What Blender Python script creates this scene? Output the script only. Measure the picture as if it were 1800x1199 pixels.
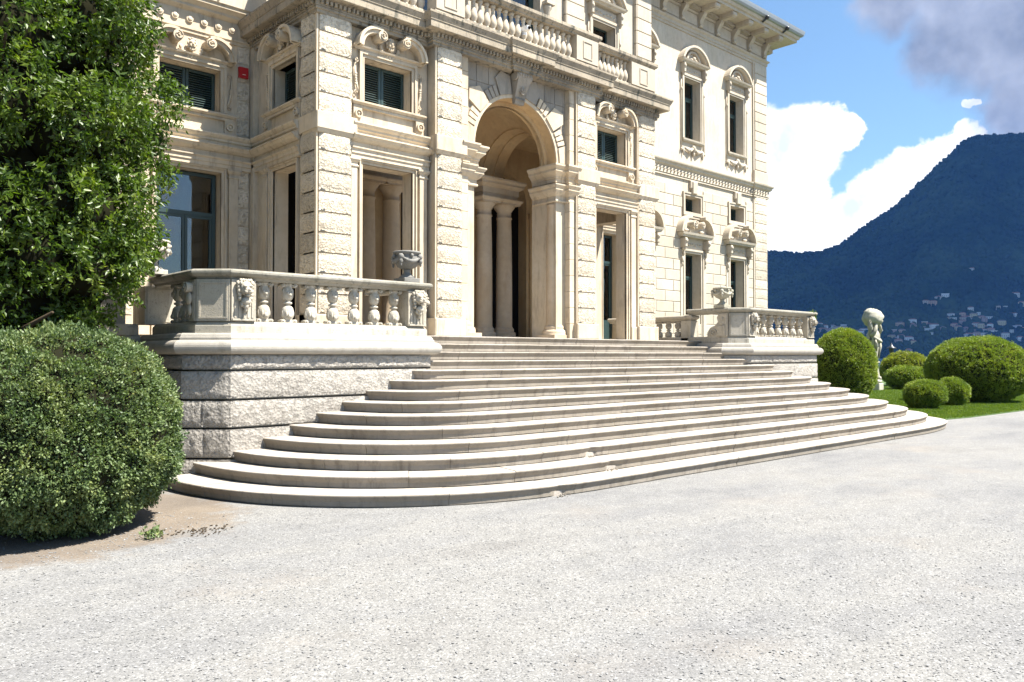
import bpy, math, random
import numpy as np
from mathutils import Vector, Matrix, noise as mnoise
random.seed(7); RNG = np.random.default_rng(11)
for o in list(bpy.data.objects): bpy.data.objects.remove(o)
SC = bpy.context.scene
COL = SC.collection
PI = math.pi; R = math.radians

# ------------------------------------------------------------------ camera
FPX = 1420.0
cam_d = bpy.data.cameras.new('camera'); cam = bpy.data.objects.new('camera', cam_d); COL.objects.link(cam)
cam_d.sensor_width = 36; cam_d.lens = FPX/1800*36; cam_d.clip_end = 20000; cam_d.clip_start = 0.05
cam.location = (0, 0, 1.69)
yaw = math.atan2(0.678, 0.735)            # the lens looks this far to the right of the facade normal
cam.rotation_euler = (R(90)+math.atan(25/FPX), 0, -yaw)
SC.camera = cam
# ------------------------------------------------------------------ sun, exposure
SUN = Vector((0.60, -1.0, 1.88)).normalized()
sl = bpy.data.lights.new('sun', 'SUN'); so = bpy.data.objects.new('sun', sl); COL.objects.link(so)
sl.energy = 5.0; sl.angle = R(0.53); sl.color = (1, .955, .885)
so.rotation_euler = SUN.to_track_quat('Z', 'Y').to_euler()
SC.view_settings.view_transform = 'Standard'; SC.view_settings.look = 'None'
SC.view_settings.gamma = 1; SC.view_settings.use_curve_mapping = False
SC.view_settings.exposure = 1.82
SC.render.engine = 'CYCLES'
SC.cycles.volume_bounces = 0
# ------------------------------------------------------------------ world
W = bpy.data.worlds.new('World'); SC.world = W; W.use_nodes = True
nt = W.node_tree; nt.nodes.clear()
def N(tree, t, **k):
    n = tree.nodes.new(t)
    for a, b in k.items(): setattr(n, a, b)
    return n
def pixdir(px, py):
    x = (px-900)/FPX; y = -(py-599.5)/FPX; p = math.atan(25/FPX)
    f = math.cos(p)-y*math.sin(p); u = y*math.cos(p)+math.sin(p)
    v = Vector((math.sin(yaw)*f+math.cos(yaw)*x, math.cos(yaw)*f-math.sin(yaw)*x, u)); v.normalize(); return v
def build_world():
    L = nt.links.new
    out = N(nt, 'ShaderNodeOutputWorld'); bg = N(nt, 'ShaderNodeBackground')
    sky = N(nt, 'ShaderNodeTexSky', sky_type='NISHITA'); sky.sun_disc = False
    sky.sun_elevation = math.asin(SUN.z); sky.sun_rotation = math.atan2(SUN.x, SUN.y)
    sky.air_density = 1.0; sky.dust_density = 0.6; sky.ozone_density = 2.2
    bg.inputs['Strength'].default_value = 0.056
    tc = N(nt, 'ShaderNodeTexCoord')
    nrm = N(nt, 'ShaderNodeVectorMath', operation='NORMALIZE'); L(tc.outputs['Generated'], nrm.inputs[0])
    def noise(scale, det, rough, vec=None, dist=0):
        n = N(nt, 'ShaderNodeTexNoise'); n.inputs['Scale'].default_value = scale; n.inputs['Detail'].default_value = det
        n.inputs['Roughness'].default_value = rough; n.inputs['Distortion'].default_value = dist
        L(vec or nrm.outputs[0], n.inputs['Vector']); return n
    n1 = noise(9, 8, .62)
    sub = N(nt, 'ShaderNodeVectorMath', operation='SUBTRACT'); L(n1.outputs['Color'], sub.inputs[0]); sub.inputs[1].default_value = (.5, .5, .5)
    sc = N(nt, 'ShaderNodeVectorMath', operation='SCALE'); L(sub.outputs[0], sc.inputs[0]); sc.inputs['Scale'].default_value = .055
    n1b = noise(45, 6, .6)
    sub2 = N(nt, 'ShaderNodeVectorMath', operation='SUBTRACT'); L(n1b.outputs['Color'], sub2.inputs[0]); sub2.inputs[1].default_value = (.5, .5, .5)
    sc2 = N(nt, 'ShaderNodeVectorMath', operation='SCALE'); L(sub2.outputs[0], sc2.inputs[0]); sc2.inputs['Scale'].default_value = .02
    ad = N(nt, 'ShaderNodeVectorMath', operation='ADD'); L(nrm.outputs[0], ad.inputs[0]); L(sc.outputs[0], ad.inputs[1])
    ad2 = N(nt, 'ShaderNodeVectorMath', operation='ADD'); L(ad.outputs[0], ad2.inputs[0]); L(sc2.outputs[0], ad2.inputs[1])
    P = ad2.outputs[0]
    def blobs(lst, soft):
        cur = None
        for (px, py, r) in lst:
            d = N(nt, 'ShaderNodeVectorMath', operation='DISTANCE'); L(P, d.inputs[0]); d.inputs[1].default_value = pixdir(px, py)
            m = N(nt, 'ShaderNodeMapRange', interpolation_type='SMOOTHSTEP'); L(d.outputs['Value'], m.inputs['Value'])
            m.inputs['From Min'].default_value = r*(1+soft); m.inputs['From Max'].default_value = r*(1-soft)
            if cur is None: cur = m.outputs[0]
            else:
                x = N(nt, 'ShaderNodeMath', operation='MAXIMUM'); L(cur, x.inputs[0]); L(m.outputs[0], x.inputs[1]); cur = x.outputs[0]
        return cur
    white = blobs([(1398, 262, .050), (1350, 290, .06), (1300, 330, .09), (1452, 234, .028), (1487, 232, .020), (1360, 380, .065), (1420, 330, .032), (1440, 410, .05),
                   (1500, 400, .045), (1545, 345, .032), (1590, 325, .036), (1640, 296, .030), (1690, 262, .024), (1670, 330, .05), (1712, 184, .009),
                   (1060, -500, .16), (300, -300, .2), (2300, 300, .12), (2600, 100, .2)], .34)
    dark = blobs([(1700, 30, .062), (1650, 90, .036), (1760, 60, .07), (1800, -40, .09), (1660, -30, .05), (1820, 170, .045), (1775, 205, .028), (1850, 230, .07), (1560, 15, .035), (2000, 100, .14)], .55)
    def billow(mask, amp, lo, hi, scale):
        nn = noise(scale, 9, .62, dist=.3); a_ = N(nt, 'ShaderNodeMath', operation='MULTIPLY_ADD'); L(nn.outputs['Fac'], a_.inputs[0]); a_.inputs[1].default_value = amp; a_.inputs[2].default_value = -.5*amp
        b_ = N(nt, 'ShaderNodeMath', operation='ADD'); L(a_.outputs[0], b_.inputs[0]); L(mask, b_.inputs[1])
        c_ = N(nt, 'ShaderNodeMapRange', interpolation_type='SMOOTHSTEP'); L(b_.outputs[0], c_.inputs['Value']); c_.inputs['From Min'].default_value = lo; c_.inputs['From Max'].default_value = hi
        return c_.outputs[0]
    white = billow(white, .8, .26, .66, 22); dark = billow(dark, 1.0, .10, 1.0, 8)
    n3 = noise(3.1, 7, .6)                                       # the rest of the sky: broken cloud
    gen = N(nt, 'ShaderNodeMapRange', interpolation_type='SMOOTHSTEP'); L(n3.outputs['Fac'], gen.inputs['Value'])
    gen.inputs['From Min'].default_value = .57; gen.inputs['From Max'].default_value = .68
    dd = N(nt, 'ShaderNodeVectorMath', operation='DOT_PRODUCT'); L(nrm.outputs[0], dd.inputs[0]); dd.inputs[1].default_value = pixdir(1560, 200)
    away = N(nt, 'ShaderNodeMapRange', interpolation_type='SMOOTHSTEP'); L(dd.outputs['Value'], away.inputs['Value'])
    away.inputs['From Min'].default_value = .97; away.inputs['From Max'].default_value = .80
    gm = N(nt, 'ShaderNodeMath', operation='MULTIPLY'); L(gen.outputs[0], gm.inputs[0]); L(away.outputs[0], gm.inputs[1])
    wm = N(nt, 'ShaderNodeMath', operation='MAXIMUM'); L(white, wm.inputs[0]); L(gm.outputs[0], wm.inputs[1])
    # cloud body tones
    n4 = noise(16, 5, .55)
    cr = N(nt, 'ShaderNodeValToRGB'); L(n4.outputs['Fac'], cr.inputs[0])
    cr.color_ramp.elements[0].position = .34; cr.color_ramp.elements[0].color = (5.4, 5.9, 6.6, 1)
    cr.color_ramp.elements[1].position = .47; cr.color_ramp.elements[1].color = (7.5, 7.6, 7.6, 1)
    cr2 = N(nt, 'ShaderNodeValToRGB'); L(n4.outputs['Fac'], cr2.inputs[0])
    cr2.color_ramp.elements[0].position = .35; cr2.color_ramp.elements[0].color = (1.5, 1.75, 2.3, 1)
    cr2.color_ramp.elements[1].position = .7; cr2.color_ramp.elements[1].color = (3.0, 3.3, 4.0, 1)
    mult = N(nt, 'ShaderNodeVectorMath', operation='MULTIPLY'); L(sky.outputs[0], mult.inputs[0]); mult.inputs[1].default_value = (1.0, 1.12, 1.08)
    m1 = N(nt, 'ShaderNodeMixRGB'); L(wm.outputs[0], m1.inputs[0]); L(mult.outputs[0], m1.inputs[1]); L(cr.outputs[0], m1.inputs[2])
    dk = N(nt, 'ShaderNodeMath', operation='MULTIPLY'); L(dark, dk.inputs[0]); dk.inputs[1].default_value = .98
    m2 = N(nt, 'ShaderNodeMixRGB'); L(dk.outputs[0], m2.inputs[0]); L(m1.outputs[0], m2.inputs[1]); L(cr2.outputs[0], m2.inputs[2])
    L(m2.outputs[0], bg.inputs['Color']); L(bg.outputs[0], out.inputs[0])
build_world()

# ------------------------------------------------------------------ materials
def new_mat(name):
    m = bpy.data.materials.new(name); m.use_nodes = True; t = m.node_tree
    b = t.nodes['Principled BSDF']; return m, t, b
def tnoise(t, vec, scale, det=4, rough=.55):
    n = N(t, 'ShaderNodeTexNoise'); n.inputs['Scale'].default_value = scale; n.inputs['Detail'].default_value = det
    n.inputs['Roughness'].default_value = rough; t.links.new(vec, n.inputs['Vector']); return n
def ramp(t, fac, stops):
    c = N(t, 'ShaderNodeValToRGB'); t.links.new(fac, c.inputs[0]); r = c.color_ramp
    while len(r.elements) < len(stops): r.elements.new(.5)
    for e, (p, col) in zip(r.elements, stops):
        e.position = p; e.color = (*col, 1) if len(col) == 3 else col
    return c
def mixc(t, fac, a, b, mode='MIX'):
    m = N(t, 'ShaderNodeMixRGB', blend_type=mode)
    for i, v in ((0, fac), (1, a), (2, b)):
        if isinstance(v, (int, float)): m.inputs[i].default_value = v
        elif isinstance(v, tuple): m.inputs[i].default_value = (*v, 1)
        else: t.links.new(v, m.inputs[i])
    return m.outputs[0]
def stone(name, base, tint, stain=.25, staincol=(.12, .12, .11), bump=.25, bscale=60, rock=0, lichen=0, rough=.85, objvar=.1):
    m, t, b = new_mat(name); L = t.links.new
    g = N(t, 'ShaderNodeNewGeometry'); pos = g.outputs['Position']
    big = tnoise(t, pos, 1.3, 4); mid = tnoise(t, pos, 9, 5); fine = tnoise(t, pos, bscale, 4, .65)
    c = mixc(t, ramp(t, big.outputs['Fac'], [(.35, (0, 0, 0)), (.65, (1, 1, 1))]).outputs[0], base, tint)
    c = mixc(t, ramp(t, mid.outputs['Fac'], [(.4, (0, 0, 0)), (.75, (.5, .5, .5))]).outputs[0], c, tuple(v*.72 for v in base))
    oi = N(t, 'ShaderNodeObjectInfo')
    hv = N(t, 'ShaderNodeMapRange'); L(oi.outputs['Random'], hv.inputs['Value']); hv.inputs['To Min'].default_value = 1-objvar; hv.inputs['To Max'].default_value = 1+objvar*.6
    vm = N(t, 'ShaderNodeVectorMath', operation='SCALE'); L(c, vm.inputs[0]); L(hv.outputs[0], vm.inputs['Scale']); c = vm.outputs[0]
    if stain:
        mp = N(t, 'ShaderNodeMapping'); mp.inputs['Scale'].default_value = (5, 5, .8); L(pos, mp.inputs['Vector'])
        st = tnoise(t, mp.outputs[0], 1.5, 6, .65)
        f = ramp(t, st.outputs['Fac'], [(.52, (0, 0, 0)), (.78, (stain*2,)*3)])
        c = mixc(t, f.outputs[0], c, staincol)
    if lichen:
        li = tnoise(t, pos, 22, 6, .7)
        f = ramp(t, li.outputs['Fac'], [(.56, (0, 0, 0)), (.66, (lichen,)*3)])
        c = mixc(t, f.outputs[0], c, (.06, .06, .055))
    L(c, b.inputs['Base Color']); b.inputs['Roughness'].default_value = rough; b.inputs['Specular IOR Level'].default_value = .25
    bm = N(t, 'ShaderNodeBump'); bm.inputs['Strength'].default_value = bump; bm.inputs['Distance'].default_value = .01
    L(fine.outputs['Fac'], bm.inputs['Height'])
    if rock:
        v = N(t, 'ShaderNodeTexVoronoi'); v.inputs['Scale'].default_value = 26; L(pos, v.inputs['Vector'])
        rn = tnoise(t, pos, 18, 6, .7)
        pit = ramp(t, rn.outputs['Fac'], [(.34, (0, 0, 0)), (.47, (1, 1, 1))])
        mx = N(t, 'ShaderNodeMath', operation='MULTIPLY'); L(pit.outputs[0], mx.inputs[0]); L(v.outputs['Distance'], mx.inputs[1])
        ad = N(t, 'ShaderNodeMath', operation='ADD'); L(pit.outputs[0], ad.inputs[0]); L(mx.outputs[0], ad.inputs[1])
        b2 = N(t, 'ShaderNodeBump'); b2.inputs['Strength'].default_value = min(1, rock); b2.inputs['Distance'].default_value = .016
        L(ad.outputs[0], b2.inputs['Height']); L(bm.outputs[0], b2.inputs['Normal']); L(b2.outputs[0], b.inputs['Normal'])
    else: L(bm.outputs[0], b.inputs['Normal'])
    return m
def plain(name, col, rough=.5, metal=0, bump=0, var=.15, vs=12):
    m, t, b = new_mat(name); g = N(t, 'ShaderNodeNewGeometry'); n = tnoise(t, g.outputs['Position'], vs, 5)
    c = mixc(t, n.outputs['Fac'], tuple(v*(1-var) for v in col), tuple(min(1, v*(1+var)) for v in col))
    t.links.new(c, b.inputs['Base Color']); b.inputs['Roughness'].default_value = rough; b.inputs['Metallic'].default_value = metal
    if bump:
        bm = N(t, 'ShaderNodeBump'); bm.inputs['Strength'].default_value = bump; bm.inputs['Distance'].default_value = .01
        n2 = tnoise(t, g.outputs['Position'], vs*5, 4); t.links.new(n2.outputs['Fac'], bm.inputs['Height']); t.links.new(bm.outputs[0], b.inputs['Normal'])
    return m
def leafmat(name, c1, c2, c3, trans=.3, rough=.45, scale=3, spec=.4):
    m, t, b = new_mat(name); L = t.links.new
    g = N(t, 'ShaderNodeNewGeometry'); n = tnoise(t, g.outputs['Position'], scale, 4, .6)
    rp = ramp(t, n.outputs['Fac'], [(.32, c1), (.5, c2), (.68, c3)])
    rn = mixc(t, g.outputs['Random Per Island'], (.7, .7, .7), (1.25, 1.2, 1.1)) if False else None
    isl = ramp(t, g.outputs['Random Per Island'], [(0, (.62, .66, .6)), (.9, (1.15, 1.12, 1.0)), (.985, (1.3, 1.1, .7))])
    c = mixc(t, 1.0, rp.outputs[0], isl.outputs[0], 'MULTIPLY')
    L(c, b.inputs['Base Color']); b.inputs['Roughness'].default_value = rough; b.inputs['Specular IOR Level'].default_value = spec
    tr = N(t, 'ShaderNodeBsdfTranslucent'); L(mixc(t, 1.0, c, (1.3, 1.5, .5), 'MULTIPLY'), tr.inputs['Color'])
    ms = N(t, 'ShaderNodeMixShader'); ms.inputs[0].default_value = trans
    L(b.outputs[0], ms.inputs[1]); L(tr.outputs[0], ms.inputs[2]); L(ms.outputs[0], t.nodes['Material Output'].inputs['Surface'])
    return m
M = {}
M['cream'] = stone('cream_limestone', (.525, .45, .34), (.47, .38, .265), stain=.5, staincol=(.23, .19, .145), bump=.3)
M['creamrock'] = stone('rusticated_limestone', (.56, .495, .39), (.51, .435, .325), stain=.25, staincol=(.24, .19, .14), bump=.5, rock=.75, bscale=90, objvar=.2)
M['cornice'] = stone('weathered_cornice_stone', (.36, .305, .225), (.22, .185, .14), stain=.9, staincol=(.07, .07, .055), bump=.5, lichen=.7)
M['smoke'] = stone('grey_stained_spandrel_stone', (.33, .29, .235), (.23, .205, .17), stain=.5, staincol=(.12, .115, .10), bump=.3)
M['white'] = stone('pale_wing_stone', (.465, .41, .325), (.42, .36, .275), stain=.34, staincol=(.25, .22, .18), bump=.2)
M['block'] = stone('pale_ashlar_block', (.46, .41, .33), (.41, .36, .275), stain=.22, staincol=(.25, .22, .18), bump=.35)
M['plinth'] = stone('grey_rock_faced_granite', (.35, .325, .285), (.30, .275, .24), stain=.3, staincol=(.18, .165, .15), bump=.6, rock=.7, bscale=70)
M['torus'] = stone('weathered_pale_granite', (.35, .325, .28), (.29, .265, .225), stain=.25, staincol=(.16, .15, .13), bump=.6, bscale=80, lichen=.12)
M['bal'] = stone('balustrade_stone', (.42, .385, .32), (.36, .32, .25), stain=.4, staincol=(.13, .12, .09), bump=.5, lichen=.4)
M['rail'] = stone('mossy_rail_stone', (.30, .28, .235), (.22, .205, .165), stain=.45, staincol=(.10, .10, .075), bump=.5, lichen=.55)
M['step'] = stone('granite_step', (.39, .355, .31), (.34, .30, .25), stain=.35, staincol=(.2, .18, .16), bump=.6, bscale=110, lichen=.35)
M['vault'] = stone('warm_vault_plaster', (.50, .36, .20), (.43, .29, .15), stain=.25, staincol=(.24, .17, .10), bump=.12, bscale=25)
M['column'] = stone('column_stone', (.51, .42, .31), (.44, .34, .225), stain=.25, staincol=(.32, .20, .11), bump=.2)
M['statue'] = stone('weathered_statue_stone', (.38, .36, .29), (.30, .28, .21), stain=.4, staincol=(.11, .11, .08), bump=.5, lichen=.35)
M['urn'] = stone('lichened_urn_stone', (.22, .21, .19), (.15, .145, .13), stain=.45, staincol=(.08, .08, .075), bump=.6, lichen=.6)
M['green'] = plain('dark_green_paint', (.022, .044, .040), .45, var=.1)
M['teal'] = plain('teal_door_paint', (.018, .038, .037), .42, var=.1)
M['black'] = plain('dark_interior', (.012, .011, .010), .9)
M['inner'] = plain('dim_interior_wall', (.10, .07, .045), .9)
M['curtain'] = plain('brown_curtain', (.22, .165, .11), .9, var=.3, vs=20)
M['red'] = plain('red_alarm_paint', (.35, .008, .012), .35)
M['signw'] = plain('white_print', (.75, .75, .72), .5)
M['zinc'] = plain('zinc_gutter', (.30, .31, .31), .45, .6)
M['iron'] = plain('black_iron', (.02, .022, .022), .4)
M['camera'] = plain('white_plastic', (.7, .7, .7), .4)
M['wood'] = plain('dark_panel_wood', (.05, .03, .02), .5)
M['bark'] = plain('bark', (.06, .045, .03), .9, bump=.6)
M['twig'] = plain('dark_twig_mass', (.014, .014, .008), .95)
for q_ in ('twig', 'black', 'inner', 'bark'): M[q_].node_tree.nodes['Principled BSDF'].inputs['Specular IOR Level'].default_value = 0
def glassmat():
    m, t, b = new_mat('window_glass'); L = t.links.new; t.nodes.remove(b)
    gl = N(t, 'ShaderNodeBsdfGlossy'); gl.inputs['Roughness'].default_value = .015; tr = N(t, 'ShaderNodeBsdfTransparent'); tr.inputs['Color'].default_value = (.72, .76, .75, 1)
    g = N(t, 'ShaderNodeNewGeometry'); n = tnoise(t, g.outputs['Position'], 1.5, 2); bm = N(t, 'ShaderNodeBump'); bm.inputs['Strength'].default_value = .05; bm.inputs['Distance'].default_value = .02
    L(n.outputs['Fac'], bm.inputs['Height']); L(bm.outputs[0], gl.inputs['Normal'])
    f = N(t, 'ShaderNodeFresnel'); f.inputs['IOR'].default_value = 1.9; ms = N(t, 'ShaderNodeMixShader')
    L(f.outputs[0], ms.inputs[0]); L(tr.outputs[0], ms.inputs[1]); L(gl.outputs[0], ms.inputs[2]); L(ms.outputs[0], t.nodes['Material Output'].inputs['Surface'])
    return m
M['glass'] = glassmat()
M['treeleaf'] = leafmat('camellia_leaf', (.032, .062, .009), (.066, .112, .014), (.125, .168, .022), trans=.34, rough=.42, spec=.4)
M['boxleaf'] = leafmat('box_leaf_bluish', (.075, .118, .05), (.118, .165, .068), (.17, .205, .085), trans=.22, rough=.5)
M['boxbright'] = leafmat('box_leaf_bright', (.11, .16, .022), (.18, .235, .032), (.25, .285, .042), trans=.3, rough=.5)
M['boxyellow'] = leafmat('box_leaf_yellow', (.15, .18, .02), (.22, .24, .028), (.30, .29, .036), trans=.3, rough=.5)
M['ivy'] = leafmat('tuft_leaf', (.06, .12, .01), (.10, .16, .015), (.14, .19, .02), trans=.3)
def gravelmat():
    m, t, b = new_mat('pale_gravel'); L = t.links.new
    g = N(t, 'ShaderNodeNewGeometry'); pos = g.outputs['Position']
    v = N(t, 'ShaderNodeTexVoronoi'); v.inputs['Scale'].default_value = 95; L(pos, v.inputs['Vector'])
    sep = N(t, 'ShaderNodeSeparateColor'); L(v.outputs['Color'], sep.inputs[0])
    c = ramp(t, sep.outputs[0], [(0, (.09, .09, .088)), (.10, (.14, .139, .135)), (.5, (.165, .163, .159)), (.85, (.195, .193, .188)), (1, (.27, .268, .26))]).outputs[0]
    big = tnoise(t, pos, .55, 6, .65)
    dirtn = tnoise(t, pos, 2.2, 6, .7)
    # bare soil round the clipped shrub and along the stair foot
    d = N(t, 'ShaderNodeVectorMath', operation='DISTANCE'); L(pos, d.inputs[0]); d.inputs[1].default_value = (2.0, 9.3, 0)
    mr = N(t, 'ShaderNodeMapRange'); L(d.outputs['Value'], mr.inputs['Value']); mr.inputs['From Min'].default_value = 2.5; mr.inputs['From Max'].default_value = 1.0
    ad = N(t, 'ShaderNodeMath', operation='ADD'); L(mr.outputs[0], ad.inputs[0]); L(dirtn.outputs['Fac'], ad.inputs[1])
    dm = ramp(t, ad.outputs[0], [(.78, (0, 0, 0)), (1.0, (.7, .7, .7))])
    c = mixc(t, dm.outputs[0], c, mixc(t, sep.outputs[1], (.11, .082, .055), (.17, .13, .09)))
    bm_ = ramp(t, big.outputs['Fac'], [(.56, (0, 0, 0)), (.74, (.42, .42, .42))])
    c = mixc(t, bm_.outputs[0], c, (.19, .165, .14))
    mp = N(t, 'ShaderNodeMapping'); mp.inputs['Scale'].default_value = (.28, .7, 1); mp.inputs['Rotation'].default_value = (0, 0, .75); L(pos, mp.inputs['Vector'])
    tone = tnoise(t, mp.outputs[0], 1.0, 6, .62); tr_ = ramp(t, tone.outputs['Fac'], [(.32, (.80, .80, .815)), (.46, (.97, .965, .955)), (.56, (1.06, 1.045, 1.01)), (.68, (.90, .88, .85))])
    c = mixc(t, 1.0, c, tr_.outputs[0], 'MULTIPLY')
    wear = tnoise(t, pos, 3.2, 5, .6); tw = ramp(t, wear.outputs['Fac'], [(.35, (.93, .93, .93)), (.6, (1.03, 1.03, 1.03))]); c = mixc(t, 1.0, c, tw.outputs[0], 'MULTIPLY')
    L(c, b.inputs['Base Color']); b.inputs['Roughness'].default_value = .9; b.inputs['Specular IOR Level'].default_value = .2
    bp = N(t, 'ShaderNodeBump'); bp.inputs['Strength'].default_value = .5; bp.inputs['Distance'].default_value = .004; bp.invert = True
    L(v.outputs['Distance'], bp.inputs['Height']); L(bp.outputs[0], b.inputs['Normal'])
    return m
M['gravel'] = gravelmat()
M['lawn'] = plain('lawn_soil', (.05, .09, .015), .9, bump=.4, var=.3)
M['grass'] = leafmat('grass_blade', (.08, .125, .012), (.105, .155, .015), (.14, .18, .02), trans=.38, rough=.6, scale=1.5)
M['pebble'] = stone('pebble', (.52, .51, .50), (.42, .41, .41), stain=0, bump=.2, objvar=.4)
M['riser'] = stone('shade_darkened_granite_riser', (.26, .228, .188), (.21, .183, .145), stain=.5, staincol=(.12, .10, .08), bump=.6, bscale=110, lichen=.2)  # stained granite, base darkened to paint in the shade on noses and risers
M['water'] = plain('lake_water', (.02, .05, .08), .12, var=.1)
def forestmat():
    m, t, b = new_mat('forest_slope'); L = t.links.new
    g = N(t, 'ShaderNodeNewGeometry'); pos = g.outputs['Position']
    n1 = tnoise(t, pos, .0045, 7, .62); n2 = tnoise(t, pos, .05, 4, .6); v = N(t, 'ShaderNodeTexVoronoi'); v.inputs['Scale'].default_value = .075; L(pos, v.inputs['Vector'])
    c = ramp(t, n1.outputs['Fac'], [(.33, (.010, .020, .011)), (.5, (.024, .044, .018)), (.66, (.055, .080, .030))]).outputs[0]
    c = mixc(t, .25, c, (.034, .058, .022))
    L(c, b.inputs['Base Color']); b.inputs['Roughness'].default_value = 1; b.inputs['Specular IOR Level'].default_value = 0
    bp = N(t, 'ShaderNodeBump'); bp.inputs['Strength'].default_value = .6; bp.inputs['Distance'].default_value = 6; bp.invert = True
    L(v.outputs['Distance'], bp.inputs['Height']); L(bp.outputs[0], b.inputs['Normal'])
    return m
M['forest'] = forestmat()
for i, c in enumerate([(.55, .52, .46), (.48, .40, .30), (.52, .34, .22), (.42, .30, .24), (.62, .61, .58), (.52, .42, .24)]): M['house%d' % i] = plain('render_%s' % 'abcdef'[i], c, .9)
M['roof'] = plain('terracotta_roof', (.24, .12, .08), .9); M['roof2'] = plain('brown_roof', (.16, .12, .10), .9)

# ------------------------------------------------------------------ mesh builder
class MB:
    def __init__(s): s.v = []; s.f = []; s.sm = []
    def add(s, vs, fs, smooth=False):
        n = len(s.v); s.v += [tuple(p) for p in vs]; s.f += [tuple(i+n for i in f) for f in fs]; s.sm += [smooth]*len(fs); return s
    def box(s, x0, y0, z0, x1, y1, z1):
        x0, x1 = sorted((x0, x1)); y0, y1 = sorted((y0, y1)); z0, z1 = sorted((z0, z1))
        v = [(x0, y0, z0), (x1, y0, z0), (x1, y1, z0), (x0, y1, z0), (x0, y0, z1), (x1, y0, z1), (x1, y1, z1), (x0, y1, z1)]
        return s.add(v, [(0, 3, 2, 1), (4, 5, 6, 7), (0, 1, 5, 4), (1, 2, 6, 5), (2, 3, 7, 6), (3, 0, 4, 7)])
    def cbox(s, x0, yf, z0, x1, yb, z1, c=.008):
        """box whose front face (at yf, the smaller y) has a chamfered edge"""
        v = [(x0, yb, z0), (x1, yb, z0), (x1, yb, z1), (x0, yb, z1), (x0, yf+c, z0), (x1, yf+c, z0), (x1, yf+c, z1), (x0, yf+c, z1),
             (x0+c, yf, z0+c), (x1-c, yf, z0+c), (x1-c, yf, z1-c), (x0+c, yf, z1-c)]
        f = [(0, 3, 2, 1), (0, 1, 5, 4), (1, 2, 6, 5), (2, 3, 7, 6), (3, 0, 4, 7), (4, 5, 9, 8), (5, 6, 10, 9), (6, 7, 11, 10), (7, 4, 8, 11), (8, 9, 10, 11)]
        return s.add(v, f)
    def prism(s, poly, z0, z1):
        n = len(poly); v = [(x, y, z0) for x, y in poly]+[(x, y, z1) for x, y in poly]
        f = [tuple(range(n))[::-1], tuple(range(n, 2*n))]+[(i, (i+1) % n, (i+1) % n+n, i+n) for i in range(n)]
        return s.add(v, f)
    def prism_y(s, poly, y0, y1):
        """poly in (x,z), extruded y0..y1"""
        n = len(poly); v = [(x, y0, z) for x, z in poly]+[(x, y1, z) for x, z in poly]
        return s.add(v, [tuple(range(n)), tuple(range(n, 2*n))[::-1]]+[(i, i+n, (i+1) % n+n, (i+1) % n) for i in range(n)])
    def sweep(s, path, prof, closed=False, smooth=False):
        """path (x,y): outward is to the right of travel; prof (out,z) closed loop"""
        P = [Vector(p) for p in path]; n = len(P); offs = []
        for i in range(n):
            a = P[i]-P[i-1] if (i > 0 or closed) else P[1]-P[0]
            b = P[(i+1) % n]-P[i] if (i < n-1 or closed) else P[-1]-P[-2]
            a = a.normalized(); b = b.normalized(); na = Vector((a.y, -a.x)); nb = Vector((b.y, -b.x)); m = na+nb
            m = m.normalized() if m.length > 1e-6 else na; offs.append(m/max(.3, m.dot(na)))
        k = len(prof); v = [(P[i].x+offs[i].x*o, P[i].y+offs[i].y*o, z) for i in range(n) for o, z in prof]
        f = []
        for i in range(n if closed else n-1):
            j = (i+1) % n
            for q in range(k):
                r = (q+1) % k; f.append((i*k+q, j*k+q, j*k+r, i*k+r))
        if not closed: f += [tuple(range(k)), tuple((n-1)*k+q for q in range(k))[::-1]]
        return s.add(v, f, smooth)
    def lathe(s, prof, c=(0, 0, 0), seg=20, smooth=True, a0=0, a1=2*PI, flute=None):
        full = abs(a1-a0-2*PI) < 1e-6; m = seg if full else seg+1; v = []; k = len(prof)
        for i in range(m):
            a = a0+(a1-a0)*i/seg
            for r, z in prof:
                rr = r*(1+(flute(a, z) if flute else 0)); v.append((c[0]+rr*math.cos(a), c[1]+rr*math.sin(a), c[2]+z))
        f = [(i*k+q, ((i+1) % m)*k+q, ((i+1) % m)*k+q+1, i*k+q+1) for i in range(seg if full else seg) for q in range(k-1)]
        if full:
            if prof[0][0] > 1e-4: f.append(tuple(i*k for i in range(m))[::-1])
            if prof[-1][0] > 1e-4: f.append(tuple(i*k+k-1 for i in range(m)))
        return s.add(v, f, smooth)
    def tube(s, pts, rad, seg=8, smooth=True):
        P = [Vector(p) for p in pts]; n = len(P); rad = rad if isinstance(rad, (list, tuple)) else [rad]*n; v = []
        up = Vector((0, 0, 1)); 
        for i in range(n):
            t = (P[min(i+1, n-1)]-P[max(i-1, 0)]).normalized()
            u = t.cross(up); u = u.normalized() if u.length > .05 else t.cross(Vector((0, 1, 0))).normalized()
            w = u.cross(t)
            for q in range(seg):
                a = 2*PI*q/seg; v.append(P[i]+(u*math.cos(a)+w*math.sin(a))*rad[i])
        f = [(i*seg+q, i*seg+(q+1) % seg, (i+1)*seg+(q+1) % seg, (i+1)*seg+q) for i in range(n-1) for q in range(seg)]
        f += [tuple(range(seg))[::-1], tuple((n-1)*seg+q for q in range(seg))]
        return s.add(v, f, smooth)
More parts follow.
